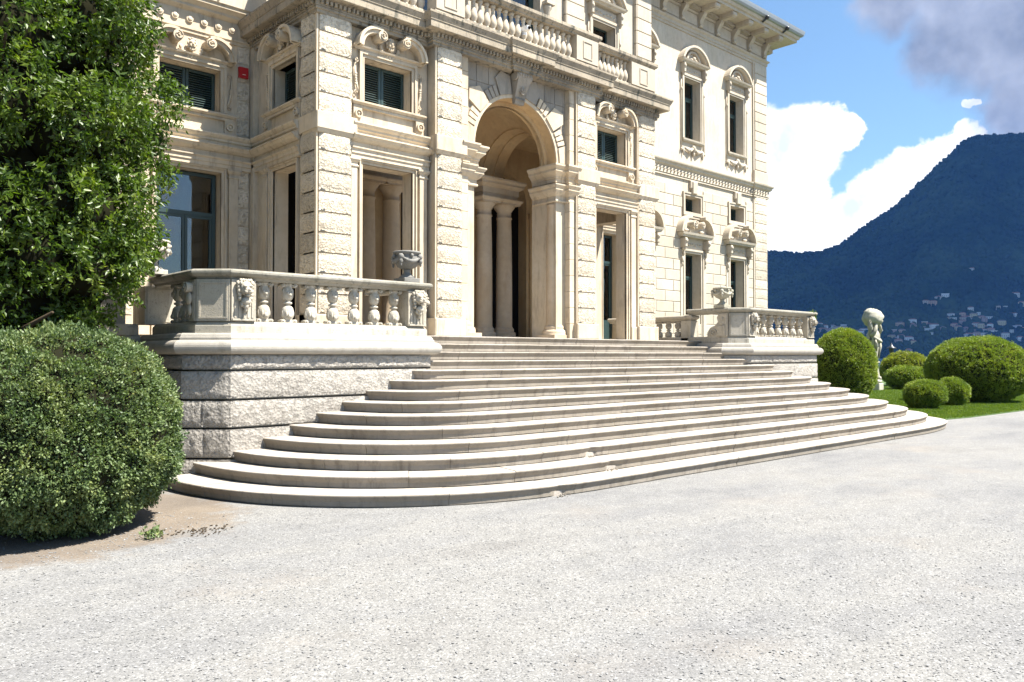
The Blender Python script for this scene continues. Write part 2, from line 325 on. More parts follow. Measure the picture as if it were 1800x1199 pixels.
    def ball(s, c, r, seg=10, rings=7, amp=0, seed=0, fr=3, rot=None):
        r = r if isinstance(r, (list, tuple)) else (r, r, r); v = []
        for i in range(rings+1):
            th = PI*i/rings
            for q in range(seg):
                a = 2*PI*q/seg; d = Vector((math.sin(th)*math.cos(a), math.sin(th)*math.sin(a), math.cos(th)))
                k = 1+amp*mnoise.noise(d*fr+Vector((seed*7.3, seed, 0))) if amp else 1
                p = Vector((d.x*r[0]*k, d.y*r[1]*k, d.z*r[2]*k))
                if rot: p = rot @ p
                v.append(p+Vector(c))
        f = [(i*seg+q, i*seg+(q+1) % seg, (i+1)*seg+(q+1) % seg, (i+1)*seg+q) for i in range(rings) for q in range(seg)]
        return s.add(v, [g[::-1] for g in f], True)
    def spiral(s, c, r, w, turns=1.6, flip=1, y0=0, dep=.05, rad=None, start=0, seg=26):
        """raised volute in the x-z plane at y=y0-dep/2"""
        pts = []; rd = []
        for i in range(seg+1):
            t = i/seg; a = start+flip*turns*2*PI*t; rr = r*(1-t)**.9
            pts.append((c[0]+rr*math.cos(a), y0-dep*(.4+.6*t), c[1]+rr*math.sin(a))); rd.append(w*(1-.45*t))
        s.tube(pts, rd, 6); s.ball((c[0], y0-dep, c[1]), w*1.1, 8, 5); return s
    def mesh(s, name='m'):
        me = bpy.data.meshes.new(name); me.from_pydata(s.v, [], s.f)
        me.polygons.foreach_set('use_smooth', s.sm); me.update(); return me
    def build(s, name, mat, parent=None, loc=(0, 0, 0), rz=0):
        me = s.mesh(name)
        return place(name, me, mat, parent, loc, rz)
def place(name, me, mat, parent=None, loc=(0, 0, 0), rz=0, scale=None):
    if mat is not None and len(me.materials) == 0: me.materials.append(M[mat] if isinstance(mat, str) else mat)
    o = bpy.data.objects.new(name, me); COL.objects.link(o); o.location = loc; o.rotation_euler = (0, 0, rz)
    if scale: o.scale = scale
    if parent: o.parent = parent
    return o
def tag(o, label=None, cat=None, group=None, kind=None):
    if label: o['label'] = label
    if cat: o['category'] = cat
    if group: o['group'] = group
    if kind: o['kind'] = kind
    return o
def empty(name, loc=(0, 0, 0), rz=0, **k):
    o = bpy.data.objects.new(name, None); COL.objects.link(o); o.location = loc; o.rotation_euler = (0, 0, rz); o.empty_display_size = .3
    return tag(o, **k) if k else o
def kids(o): return list(o.children)
def copy_tree(o, parent=None):
    c = o.copy(); COL.objects.link(c); c.parent = parent
    for ch in CH.get(o.name, []): copy_tree(ch, c)
    return c
CH = {}
def reg(o):            # remember the children before copying
    CH[o.name] = list(o.children)
    for c in o.children: reg(c)

# ------------------------------------------------------------------ unit blocks (shared meshes)
def rock_mesh(name, nx, nz, amp, seed, margin=.06, asp=2.0):
    """unit block: x 0..1, z 0..1, back y=0, face about y=-1"""
    v = []; f = []
    for j in range(nz+1):
        for i in range(nx+1):
            x = i/nx; z = j/nz
            e = min(x*asp, (1-x)*asp, z, 1-z)
            if i in (0, nx) or j in (0, nz): y = -.35
            else:
                y = -.72-.28*min(1, e/.22)
                y -= amp*(mnoise.noise(Vector((x*3.2*asp, z*4.0, seed*3.7)))+.7*mnoise.noise(Vector((x*9*asp, z*10, seed*9.1))))
            jx = 0 if i in (0, nx) else .25/nx*mnoise.noise(Vector((i*1.7, j*2.3, seed)))
            jz = 0 if j in (0, nz) else .25/nz*mnoise.noise(Vector((i*2.7, j*1.3, seed+9)))
            v.append((x+jx, y, z+jz))
    for j in range(nz):
        for i in range(nx):
            a = j*(nx+1)+i; f.append((a, a+1, a+nx+2, a+nx+1))
    b = len(v); v += [(0, 0, 0), (1, 0, 0), (1, 0, 1), (0, 0, 1)]
    c00, c10, c11, c01 = 0, nx, (nz+1)*(nx+1)-1, nz*(nx+1)
    f += [tuple([b+1, b]+list(range(0, nx+1))), tuple([b+3, b+2]+list(range(c11, c01-1, -1))),
          tuple([b+2, b+1]+[nx+j*(nx+1) for j in range(nz+1)]), tuple([b, b+3]+[j*(nx+1) for j in range(nz, -1, -1)])]
    me = bpy.data.meshes.new(name); me.from_pydata(v, [], f)
    sm = [True]*(nx*nz)+[False]*4; me.polygons.foreach_set('use_smooth', sm); me.update(); return me
ROCK = [rock_mesh('rock_face_stone', 9, 5, .13, k) for k in range(6)]
for m_ in ROCK: m_.materials.append(M['creamrock'])
BIGROCK = [rock_mesh('rough_plinth_stone', 30, 12, .28, k+20, asp=3.2) for k in range(6)]
NARROW = [rock_mesh('rough_corner_stone', 18, 12, .28, k+40, asp=1.6) for k in range(4)]
for m_ in BIGROCK+NARROW: m_.materials.append(M['plinth'])
def smooth_block():
    b = MB(); c = .03
    b.add([(0, 0, 0), (1, 0, 0), (1, 0, 1), (0, 0, 1), (0, -.5, 0), (1, -.5, 0), (1, -.5, 1), (0, -.5, 1), (.015, -1, .04), (.985, -1, .04), (.985, -1, .96), (.015, -1, .96)],
          [(0, 1, 5, 4), (1, 2, 6, 5), (2, 3, 7, 6), (3, 0, 4, 7), (4, 5, 9, 8), (5, 6, 10, 9), (6, 7, 11, 10), (7, 4, 8, 11), (8, 9, 10, 11)])
    return b.mesh('ashlar_block')
SM = {}
def smooth_for(mat):
    if mat not in SM: SM[mat] = smooth_block(); SM[mat].materials.append(M[mat])
    return SM[mat]
SI = [0]
def stone_at(parent, x0, z0, x1, z1, y, proud, rz=0, org=(0, 0), kind='rock', mat=None, name='stone'):
    """u runs along the wall, outward is the local -y; org is the wall's own origin"""
    SI[0] += 1; g = .006
    me = ROCK[SI[0]*7 % 6] if kind == 'rock' else BIGROCK[SI[0]*5 % 6] if kind == 'big' else smooth_for(mat)
    c, s = math.cos(rz), math.sin(rz); u = x0+g
    X = org[0]+u*c-y*s; Y = org[1]+u*s+y*c
    gz = .013 if kind == 'rock' else g
    return place(name, me, None, parent, (X, Y, z0+gz), rz, (x1-x0-2*g, proud, z1-z0-2*gz))
ABS = set()
_place0 = place
def place(name, me, mat, parent=None, loc=(0, 0, 0), rz=0, scale=None):
    o = _place0(name, me, mat, parent, loc, rz, scale)
    if parent is not None and parent.name in ABS: o.matrix_parent_inverse = Matrix.Translation(-parent.location)
    return o
def thing(name, loc, **k):
    o = empty(name, loc, **k); ABS.add(o.name); return o
def rect(x0, y0, x1, y1): return [(x0, y0), (x1, y0), (x1, y1), (x0, y1)]

def wall_holes(b, x0, x1, z0, z1, yf, th, holes):
    xs = sorted({x0, x1, *[h[0] for h in holes], *[h[1] for h in holes]}); zs = sorted({z0, z1, *[h[2] for h in holes], *[h[3] for h in holes]})
    xs = [x for x in xs if x0 <= x <= x1]; zs = [z for z in zs if z0 <= z <= z1]
    hole = lambda x, z: any(h[0] < x < h[1] and h[2] < z < h[3] for h in holes)
    for i in range(len(xs)-1):
        for j in range(len(zs)-1):
            a, c, d, e = xs[i], xs[i+1], zs[j], zs[j+1]
            if hole((a+c)/2, (d+e)/2): continue
            b.add([(a, yf, d), (c, yf, d), (c, yf, e), (a, yf, e)], [(0, 1, 2, 3)])
            b.add([(a, yf+th, d), (c, yf+th, d), (c, yf+th, e), (a, yf+th, e)], [(3, 2, 1, 0)])
    for (a, c, d, e) in holes:
        b.add([(a, yf, d), (c, yf, d), (c, yf, e), (a, yf, e), (a, yf+th, d), (c, yf+th, d), (c, yf+th, e), (a, yf+th, e)],
              [(0, 3, 7, 4), (1, 5, 6, 2), (2, 6, 7, 3), (0, 4, 5, 1)])
    b.add([(x0, yf, z0), (x0, yf+th, z0), (x0, yf+th, z1), (x0, yf, z1)], [(0, 3, 2, 1)])
    b.add([(x1, yf, z0), (x1, yf+th, z0), (x1, yf+th, z1), (x1, yf, z1)], [(0, 1, 2, 3)])
    b.add([(x0, yf, z1), (x1, yf, z1), (x1, yf+th, z1), (x0, yf+th, z1)], [(0, 1, 2, 3)])
    return b
def frame_boxes(b, x0, x1, z0, z1, w, y0, y1, bottom=True):
    b.box(x0-w, y0, z0-(w if bottom else 0), x0, y1, z1+w); b.box(x1, y0, z0-(w if bottom else 0), x1+w, y1, z1+w)
    b.box(x0, y0, z1, x1, y1, z1+w)
    if bottom: b.box(x0, y0, z0-w, x1, y1, z0)
    return b
def arc_band(b, cx, cz, r0, r1, a0, a1, y0, y1, n=14):
    o = [(cx+r1*math.cos(a0+(a1-a0)*i/n), cz+r1*math.sin(a0+(a1-a0)*i/n)) for i in range(n+1)]
    q = [(cx+r0*math.cos(a0+(a1-a0)*i/n), cz+r0*math.sin(a0+(a1-a0)*i/n)) for i in range(n+1)]
    k = len(b.v)
    for p in range(n):
        b.add([(o[p][0], y0, o[p][1]), (o[p+1][0], y0, o[p+1][1]), (q[p+1][0], y0, q[p+1][1]), (q[p][0], y0, q[p][1]),
               (o[p][0], y1, o[p][1]), (o[p+1][0], y1, o[p+1][1]), (q[p+1][0], y1, q[p+1][1]), (q[p][0], y1, q[p][1])],
              [(0, 1, 2, 3), (7, 6, 5, 4), (0, 4, 5, 1), (3, 2, 6, 7)]+([(0, 3, 7, 4)] if p == 0 else [])+([(1, 5, 6, 2)] if p == n-1 else []))
    return b
def face_mask(b, cx, y, cz, s, beard=True):
    """grotesque carved face, about 2*s high, looking to -y"""
    b.ball((cx, y-.25*s, cz+.1*s), (.5*s, .45*s, .68*s), 14, 10, .08, 3)
    b.ball((cx, y-.72*s, cz+.02*s), (.13*s, .17*s, .24*s), 8, 6)                          # nose
    for q in (-1, 1):
        b.ball((cx+q*.22*s, y-.6*s, cz+.3*s), (.2*s, .14*s, .09*s), 8, 5)                 # brow
        b.ball((cx+q*.22*s, y-.57*s, cz+.16*s), (.09*s, .08*s, .06*s), 8, 5)              # eye
        b.ball((cx+q*.26*s, y-.52*s, cz-.12*s), (.18*s, .16*s, .18*s), 8, 5)              # cheek
        b.ball((cx+q*.2*s, y-.6*s, cz-.27*s), (.2*s, .1*s, .06*s), 8, 5)                  # moustache
        b.ball((cx+q*.55*s, y-.2*s, cz+.25*s), (.14*s, .14*s, .3*s), 8, 6, .3, 5)         # hair locks
        b.ball((cx+q*.5*s, y-.2*s, cz-.25*s), (.14*s, .14*s, .26*s), 8, 6, .3, 7)
        b.ball((cx+q*.3*s, y-.25*s, cz+.78*s), (.24*s, .18*s, .16*s), 8, 6, .3, 8)
    b.ball((cx, y-.28*s, cz+.86*s), (.2*s, .2*s, .18*s), 8, 6, .3, 2)
    if beard:
        for k in range(5):
            a = (k-2)*.3; b.ball((cx+math.sin(a)*.55*s, y-.42*s, cz-.68*s+abs(k-2)*.08*s), (.12*s, .16*s, .28*s), 7, 5, .2, k)
    return b
def scroll(b, cx, cz, r, y0, dep, flip=1, start=PI/2):
    """a cylinder-like volute end with a raised spiral"""
    pts = [(cx+r*math.cos(2*PI*i/18), cz+r*math.sin(2*PI*i/18)) for i in range(18)]
    b.prism_y(pts, y0-dep, y0); b.spiral((cx, cz), r*.86, r*.16, 1.7, flip, y0-dep+.004, .02, start=start)

def shutters(V, org, rz, x0, x1, z0, z1, y, nsl=15):
    mid = (x0+x1)/2
    for (a, c) in ((x0, mid-.003), (mid+.003, x1)):
        b = MB(); w = .055
        b.cbox(a, y, z0, a+w, y+.04, z1, .006); b.cbox(c-w, y, z0, c, y+.04, z1, .006)
        b.cbox(a+w, y+.002, z0, c-w, y+.038, z0+.075, .006); b.cbox(a+w, y+.002, z1-w, c-w, y+.038, z1, .006)
        sh = b.build('shutter', 'green', V, (org[0], org[1], 0), rz)
        h = (z1-w-z0-.075)/nsl
        sb = MB(); sb.add([(0, -.002, 0), (c-a-2*w, -.002, 0), (c-a-2*w, .032, .03), (0, .032, .03), (0, .004, -.006), (c-a-2*w, .004, -.006), (c-a-2*w, .038, .024), (0, .038, .024)],
                          [(0, 1, 2, 3), (7, 6, 5, 4), (0, 4, 5, 1), (3, 2, 6, 7), (0, 3, 7, 4), (1, 5, 6, 2)])
        me = sb.mesh('slat')
        for k in range(nsl): place('slat', me, 'green', sh, (a+w, y, z0+.08+k*h))
def glazing(V, org, rz, x0, x1, z0, z1, y, mat='green', leaves=2, transom=None, panel=0, fw=.06, name='window'):
    b = MB(); b.box(x0, y, z0, x0+fw, y+.07, z1).box(x1-fw, y, z0, x1, y+.07, z1).box(x0+fw, y, z1-fw, x1-fw, y+.07, z1).box(x0+fw, y, z0, x1-fw, y+.07, z0+fw)
    zt = transom or z1-fw
    if transom: b.box(x0+fw, y-.01, transom-.03, x1-fw, y+.06, transom+.04)
    fr = b.build(name, mat, V, (org[0], org[1], 0), rz)
    W_ = (x1-x0-2*fw)/leaves
    for k in range(leaves):
        a = x0+fw+k*W_; c = a+W_; s = MB(); w = .05
        s.box(a+.004, y+.005, z0+fw, a+w, y+.055, zt-.03).box(c-w, y+.005, z0+fw, c-.004, y+.055, zt-.03)
        s.box(a+w, y+.005, zt-.03-w, c-w, y+.055, zt-.03).box(a+w, y+.005, z0+fw, c-w, y+.055, z0+fw+w+panel)
        s.build('sash', mat, fr); p = MB(); p.box(a+w, y+.028, z0+fw+w+panel, c-w, y+.032, zt-.03-w); p.build('pane', 'glass', fr)
    if transom:
        p = MB(); p.box(x0+fw, y+.028, transom+.04, x1-fw, y+.032, z1-fw); p.build('pane', 'glass', fr)
    return fr

ENT = [(0, 5.14), (.08, 5.14), (.08, 5.21), (.10, 5.215), (.10, 5.28), (.13, 5.30), (.13, 5.32), (.07, 5.325), (.07, 5.41), (.10, 5.42), (.15, 5.455), (.16, 5.46), (.19, 5.50),
       (.21, 5.51), (.21, 5.53), (.12, 5.56), (.10, 5.57), (.10, 5.60), (.13, 5.62), (.13, 5.655), (.16, 5.68), (.19, 5.72), (.19, 5.745), (.06, 5.76), (0, 5.76)]
def bay(V, org, rz, l, r, dh=.54, wh=.51, door='open', th=.30, base=True, mat='cream'):
    """one bay: doorway, entablature, apron with roundels, shuttered mezzanine window under a broken scroll pediment.
       l, r: extent of the bay left and right of its axis"""
    O = (org[0], org[1], 0); g = lambda b, n, m=mat: b.build(n, m, V, O, rz)
    b = MB(); wall_holes(b, -l, r, 2.04, 7.56, 0, th, [(-dh, dh, 2.04, 5.06), (-wh, wh, 6.17, 6.95)]); g(b, 'bay_wall')
    b = MB(); frame_boxes(b, -dh, dh, 2.04, 5.06, .05, -.03, .03, False); frame_boxes(b, -dh-.05, dh+.05, 2.04, 5.11, .028, -.06, .02, False); g(b, 'door_surround')
    for s in (-1, 1):
        x0, x1 = (dh+.13, dh+.30); lim = l if s < 0 else r
        if x0 > lim-.08: continue
        x1 = min(x1, lim-.004); b = MB(); a, c = sorted((s*x0, s*x1))
        b.cbox(a, -.07, 2.36, c, .01, 4.98, .006).cbox(a-.012, -.095, 2.04, c+.012, .01, 2.36, .01)
        b.sweep([(a, .01), (a, -.07), (c, -.07), (c, .01)], [(-.02, 4.97), (.015, 4.975), (.02, 4.99), (.015, 5.0), (.004, 5.01), (.004, 5.05), (.03, 5.075), (.035, 5.09), (.045, 5.10), (.045, 5.135), (-.02, 5.135)])
        g(b, 'pilaster')
    b = MB(); b.sweep([(-l, 0), (r, 0)], ENT); g(b, 'door_cornice')
    b = MB(); e = min(wh+.24, l-.01); e2 = min(wh+.24, r-.01)                       # apron
    b.box(-e, -.07, 5.765, e2, .0, 5.80).box(-e, -.07, 6.03, e2, 0, 6.075).box(-e, -.07, 5.80, -e+.17, 0, 6.03).box(e2-.17, -.07, 5.80, e2, 0, 6.03); b.box(-e+.17, -.012, 5.8, e2-.17, 0, 6.03)
    g(b, 'apron')
    for cx in (-e+.085, e2-.085):
        b = MB(); pts = [(cx+.07*math.cos(2*PI*i/20), 5.915+.07*math.sin(2*PI*i/20)) for i in range(20)]
        b.prism_y(pts, -.09, -.07); arc_band(b, cx, 5.915, .05, .075, 0, 2*PI, -.115, -.09, 20); b.ball((cx, -.1, 5.915), .022, 8, 6); g(b, 'roundel')
    b = MB(); b.sweep([(-e, 0), (-e, -.07), (e2, -.07), (e2, 0)], [(-.07, 6.08), (.01, 6.08), (.03, 6.10), (.05, 6.115), (.05, 6.14), (.02, 6.155), (-.07, 6.16)]); g(b, 'window_sill')
    b = MB(); frame_boxes(b, -wh, wh, 6.17, 6.95, .055, -.035, .02); frame_boxes(b, -wh-.055, wh+.055, 6.17+.0, 7.005, .055, -.062, .02, False); g(b, 'window_surround')
    hx = min(wh+.2, l-.02, r-.02)
    b = MB(); b.sweep([(-hx, 0), (-hx, -.05), (hx, -.05), (hx, 0)], [(-.05, 7.065), (.01, 7.065), (.015, 7.085), (.05, 7.10), (.06, 7.125), (-.05, 7.13)]); g(b, 'window_head')
    for s in (-1, 1):
        b = MB()
        # broken pediment: quarter scroll rising to a volute
        cx = s*(hx-.36)
        a0, a1 = (0.0, PI*.60) if s > 0 else (PI, PI*.40)
        arc_band(b, cx-.0*s, 7.10, .27, .36, a0, a1, -.20, .0); arc_band(b, cx, 7.10, .335, .385, a0, a1, -.235, -.0)
        vx = cx+.30*math.cos(a1); vz = 7.10+.30*math.sin(a1)-.05
        scroll(b, vx, vz, .092, .0, .25, s); g(b, 'scroll_pediment')
        b = MB(); xx = s*(wh+.17)                                                      # console strips beside the window
        b.spiral((xx, 6.88), .05, .013, 1.4, s, 0, .055); b.spiral((xx, 6.30), .045, .012, 1.4, -s, 0, .05)
        b.tube([(xx+s*.035, -.03, 6.86), (xx+s*.03, -.035, 6.7), (xx+s*.012, -.04, 6.5), (xx-s*.02, -.04, 6.38), (xx-s*.04, -.03, 6.31)], [.016, .018, .022, .02, .014], 6)
        for k in range(5): b.ball((xx+s*(.012), -.04, 6.62-.045*k), (.026, .025, .022), 7, 5, .2, k)
        g(b, 'side_scroll')
    b = MB(); face_mask(b, 0, -.05, 7.27, .135)
    for k in range(9):
        a = PI+(k+.5)*PI/9; b.ball((.19*math.cos(a), -.05, 7.24+.17*math.sin(a)), (.035, .03, .05), 7, 5)
    g(b, 'carved_mask')
    shutters(V, org, rz, -wh+.01, wh-.01, 6.18, 6.94, .22)
    b = MB(); b.box(-wh-.1, .30+.02, 6.1, wh+.1, .34, 7.0); g(b, 'shutter_back', 'black')
    if door == 'glass':
        glazing(V, org, rz, -dh+.02, dh-.02, 2.06, 5.04, .2, 'teal', 2, 4.28, .5, name='glazed_door')
        b = MB(); b.box(-dh-.3, 1.2, 2.0, dh+.3, 1.25, 5.4).box(-dh-.32, .31, 2.0, -dh-.3, 1.2, 5.4).box(dh+.3, .31, 2, dh+.32, 1.2, 5.4).box(-dh-.3, .31, 5.4, dh+.3, 1.2, 5.42); g(b, 'dark_room', 'inner')

# ================================================================== VILLA
V = thing('villa', (11.3, 14.0, 0), label='large cream limestone villa with arched porch, balcony and carved windows above the broad steps', cat='villa')
XC = 11.345; YP = 12.10; YC = 11.92; YB = 14.60; YR = 15.60
PIERS = [(6.72, 7.42, YP), (9.08, 9.74, YC), (12.93, 13.58, YC), (15.28, 15.98, YP)]
COURSE = .3467
# body shells (solid masses behind the fronts)
b = MB(); b.box(3.8, 16.9, 0, 27.0, 26, 13.4); b.build('inner_mass', 'inner', V)
for k, (x0, x1, yf) in enumerate(PIERS):
    b = MB(); yb = yf+.5
    b.box(x0+.03, yf+.055, 2.38, x1-.03, yb, 5.5); b.box(x0+.03, yf+.055, 5.79, x1-.03, yb, 7.56)
    b.box(x0+.005, yf+.03, 2.38, x0+.035, yf+.09, 5.5); b.box(x0+.005, yf+.03, 5.79, x0+.035, yf+.09, 7.56)
    pier = b.build('pier', 'cream', V)
    b = MB(); b.cbox(x0-.03, yf-.04, 2.04, x1+.03, yb+.02, 2.38, .02); b.build('pier_base', 'cream', pier)
    b = MB(); b.cbox(x0-.02, yf-.05, 5.50, x1+.06, yb+.02, 5.79, .012)
    b.add([(x0+.01, yf-.01, 5.44), (x1, yf-.01, 5.44), (x1+.04, yf-.04, 5.5), (x0-.01, yf-.04, 5.5), (x0+.01, yb, 5.44), (x1, yb, 5.44), (x1+.04, yb, 5.5), (x0-.01, yb, 5.5)], [(0, 1, 2, 3), (1, 5, 6, 2), (4, 0, 3, 7), (0, 4, 5, 1)])
    b.build('belt_block', 'cream', pier)
    for j in range(9): stone_at(pier, x0+.055, 2.38+j*COURSE, x1-.01, 2.38+(j+1)*COURSE, yf+.055, .065)
    for j in range(5): stone_at(pier, x0+.055, 5.79+j*COURSE, x1-.01, 5.79+(j+1)*COURSE+.001, yf+.055, .065)
    if k == 0:                                    # left flank of the corner pier
        b = MB(); b.box(x0+.03, yf+.09, 2.38, x0+.3, yf+.60, 5.44); b.box(x0+.03, yf+.09, 5.79, x0+.3, yf+.60, 7.5); b.box(x0-.026, yf-.02, 5.503, x0+.2, yf+.64, 5.785); b.box(x0-.03, yf, 2.04, x0+.3, yf+.62, 2.378); b.build('pier_flank', 'cream', pier)
        for z0, n in ((2.38, 9), (5.79, 5)):
            for j in range(n): stone_at(pier, -(yf+.585), z0+j*COURSE, -(yf+.10), z0+(j+1)*COURSE, .035, .055, -PI/2, (x0, 0))
# ---- porch bays
bay(V, (8.21, 12.22), 0, .80, .88)
bay(V, (14.40, 12.22), 0, .83, .89)
bay(V, (6.79, 13.36), -PI/2, 1.23, .66, dh=.46, wh=.46)           # left flank: u runs towards the front
bay(V, (15.95, 13.36), PI/2, .66, 1.23, dh=.46, wh=.46)
# corner strip where the porch flank meets the body
b = MB(); b.box(6.69, 14.44, 2.04, 6.92, 15.3, 7.56); b.box(15.79, 14.44, 2.04, 16.01, 15.3, 7.56); b.build('corner_strip', 'cream', V)
# ---- arch bay
def arch_bay():
    yw = 12.15; Rr = 1.155; zs = 5.83; xl, xr = 9.70, 12.98; zt = 7.56; n = 28
    for (a, c) in ((xl, XC-Rr), (XC+Rr, xr)):
        b = MB(); b.box(a, yw, 2.04, c, yw+.05, zs); b.build('arch_jamb_wall', 'cream', V)
    b = MB(); sh = .30
    pa = [(XC-Rr*math.cos(PI*i/n), zs+Rr*math.sin(PI*i/n)) for i in range(n+1)]
    for i in range(n):
        (ax, az), (cx, cz) = pa[i], pa[i+1]
        b.add([(ax, yw, az), (cx, yw, cz), (cx, yw, zt), (ax, yw, zt)], [(0, 1, 2, 3)])
    for (a, c) in ((xl, XC-Rr), (XC+Rr, xr)): b.add([(a, yw, zs), (c, yw, zs), (c, yw, zt), (a, yw, zt)], [(0, 1, 2, 3)])
    b.build('spandrel_wall', 'smoke', V)
    b = MB()      # soffit of the front arch, two bands
    for (r0, y0, y1) in ((Rr, yw, yw+.26), (1.06, yw+.26, yw+.40)):
        for i in range(n):
            a0, a1 = PI*i/n, PI*(i+1)/n
            b.add([(XC-r0*math.cos(a0), y0, zs+r0*math.sin(a0)), (XC-r0*math.cos(a1), y0, zs+r0*math.sin(a1)), (XC-r0*math.cos(a1), y1, zs+r0*math.sin(a1)), (XC-r0*math.cos(a0), y1, zs+r0*math.sin(a0))], [(0, 3, 2, 1)])
    arc_band(b, XC, zs, 1.06, Rr+.0, 0, PI, yw+.26, yw+.27, n)
    b.build('arch_soffit', 'vault', V)
    # voussoirs
    nv = 11; me_parent = b = MB(); arc_band(b, XC, zs, Rr-.002, Rr+.07, 0, PI, yw-.025, yw+.01, 30); ring = b.build('archivolt', 'cream', V)
    for k in range(nv):
        if k == nv//2: continue
        a0 = PI*k/nv+.012; a1 = PI*(k+1)/nv-.012; out = Rr+.07+(.36 if k % 2 == 0 else .22)
        b = MB(); r0 = Rr+.075; pr = .055 if k % 2 == 0 else .03
        if k % 2 == 0:      # long plain blocks that turn horizontal towards the pier
            am = (a0+a1)/2
            p = [(XC+r0*math.cos(a0), zs+r0*math.sin(a0)), (XC+out*math.cos(a0), zs+out*math.sin(a0)), (XC+(out+.16)*math.cos(am), zs+(out+.1)*math.sin(am)), (XC+out*math.cos(a1), zs+out*math.sin(a1)), (XC+r0*math.cos(a1), zs+r0*math.sin(a1))]
            p = [(min(max(x, 9.93), 12.765), min(z, 7.52)) for x, z in p]
            b.prism_y(p, yw-pr, yw)
        else:               # fluted blocks
            for q in range(3):
                b0 = a0+(a1-a0)*(q+.1)/3; b1 = a0+(a1-a0)*(q+.85)/3; arc_band(b, XC, zs, r0, out, b0, b1, yw-pr-.02, yw, 2)
        b.build('voussoir', 'cream' if k in (0, 1, 2, 3, 8, 9, 10) else 'smoke', ring)
    # spandrel courses (joint lines cut as thin separate slabs)
    for s in (-1, 1):
        for z0, z1, w in ((6.72, 7.10, .62), (7.11, 7.50, .95)):
            xo = XC+s*1.42; xi = xo-s*w; m = 3 if z0 > 7 else 2
            for q in range(m):
                a, c = sorted((xo+(xi-xo)*q/m, xo+(xi-xo)*(q+1)/m)); bb = MB(); bb.cbox(a+.005, yw-.014, z0, c-.005, yw+.0, z1, .005); bb.build('spandrel_block', 'smoke', V)
    # keystone console with carved head
    b = MB(); kw = .16
    prof = [(-.0, 6.86), (-.07, 6.86), (-.10, 6.93), (-.10, 7.0), (-.14, 7.1), (-.20, 7.25), (-.25, 7.36), (-.27, 7.45), (-.24, 7.52), (0, 7.53)]
    for sx in (-1, 1):
        pass
    v = [];
    for (yy, zz) in prof:
        w = kw*(.78+.42*(zz-6.86)/.66); v += [(XC-w, yw+yy, zz), (XC+w, yw+yy, zz)]
    m = len(prof); f = [(2*i, 2*i+1, 2*i+3, 2*i+2) for i in range(m-1)]+[tuple(2*i for i in range(m)), tuple(2*i+1 for i in range(m))[::-1]]
    b.add(v, f)
    key = b.build('keystone', 'smoke', V)
    b = MB()
    for s in (-1, 1):
        pts = [(yw-.155+.10*math.cos(2*PI*i/16), 7.40+.10*math.sin(2*PI*i/16)) for i in range(16)]
        x0, x1 = sorted((XC+s*kw*1.12, XC+s*(kw*1.12+.035)))
        b.add([(x0, y, z) for y, z in pts]+[(x1, y, z) for y, z in pts], [tuple(range(16)), tuple(range(16, 32))[::-1]]+[(i, i+16, (i+1) % 16+16, (i+1) % 16) for i in range(16)])
        for t in range(14):
            pass
    for q in range(5): b.ball((XC+(q-2)*.07, yw-.255, 7.42), (.03, .035, .05), 7, 5)
    face_mask(b, XC, yw-.13, 7.12, .11)
    for q in range(5): b.ball((XC+(q-2)*.055, yw-.10, 6.95), (.026, .03, .03), 7, 5)
    b.build('carved_head', 'smoke', key)
    # flat strips beside the piers, with joints
    for (a, c) in ((9.745, 9.92), (12.77, 12.925)):
        for j in range(14):
            z0 = 2.38+j*COURSE+(.29-.0 if j >= 9 else 0)-(0 if j < 9 else .0)
            z1 = min(z0+COURSE-.006, 7.54); bb = MB(); bb.cbox(a, 12.0, z0, c, yw+.02, z1, .006); bb.build('jamb_block', 'cream', V)
        bb = MB(); bb.cbox(a, 12.0, 2.04, c, yw+.02, 2.376, .01); bb.build('jamb_base', 'cream', V); bb = MB(); bb.cbox(a, 12.0, 5.505, c, yw, 5.785, .006); bb.build('jamb_belt', 'cream', V)
arch_bay()
CAP = [(-.02, 5.0), (.0, 5.0), (.02, 5.01), (.025, 5.03), (.02, 5.05), (.005, 5.06), (.005, 5.13), (.02, 5.14), (.05, 5.165), (.085, 5.205), (.10, 5.24), (.11, 5.245), (.11, 5.29), (.125, 5.30), (.15, 5.34), (.15, 5.365), (-.02, 5.37)]
IMP = [(-.02, 5.42), (.03, 5.42), (.03, 5.50), (.045, 5.51), (.05, 5.55), (.08, 5.585), (.12, 5.63), (.135, 5.64), (.135, 5.69), (.15, 5.70), (.185, 5.75), (.185, 5.785), (-.02, 5.79)]
def column(x, y, r=.195, zb=2.04):
    pr = [(r*1.45, 0), (r*1.45, .10), (r*1.42, .105), (r*1.45, .14), (r*1.38, .19), (r*1.22, .205), (r*1.2, .225), (r*1.24, .25), (r*1.18, .285), (r*1.06, .295), (r*1.06, .315), (r*1.0, .335),
          (r, 1.0), (r*.985, 1.7), (r*.93, 2.5), (r*.88, 2.88), (r*.95, 2.895), (r*.98, 2.915), (r*.95, 2.94), (r*.88, 2.95), (r*.88, 3.07), (r*1.0, 3.08), (r*1.02, 3.1), (r*1.22, 3.15), (r*1.38, 3.2), (r*1.40, 3.215), (.0, 3.215)]
    b = MB(); b.lathe(pr, (x, y, zb), 28); shaft = b.build('column', 'column', V)
    w = r*1.5; b = MB(); b.box(x-w, y-w, zb-.0, x+w, y+w, zb+.09); b.build('column_plinth', 'column', shaft); b = MB()
    b.sweep([(x-w, y-w), (x+w, y-w), (x+w, y+w), (x-w, y+w)], [(-.1, 5.255), (-.01, 5.255), (-.01, 5.29), (.01, 5.31), (.035, 5.345), (.035, 5.37), (-.1, 5.37)], closed=True)
    b.build('abacus', 'column', shaft)
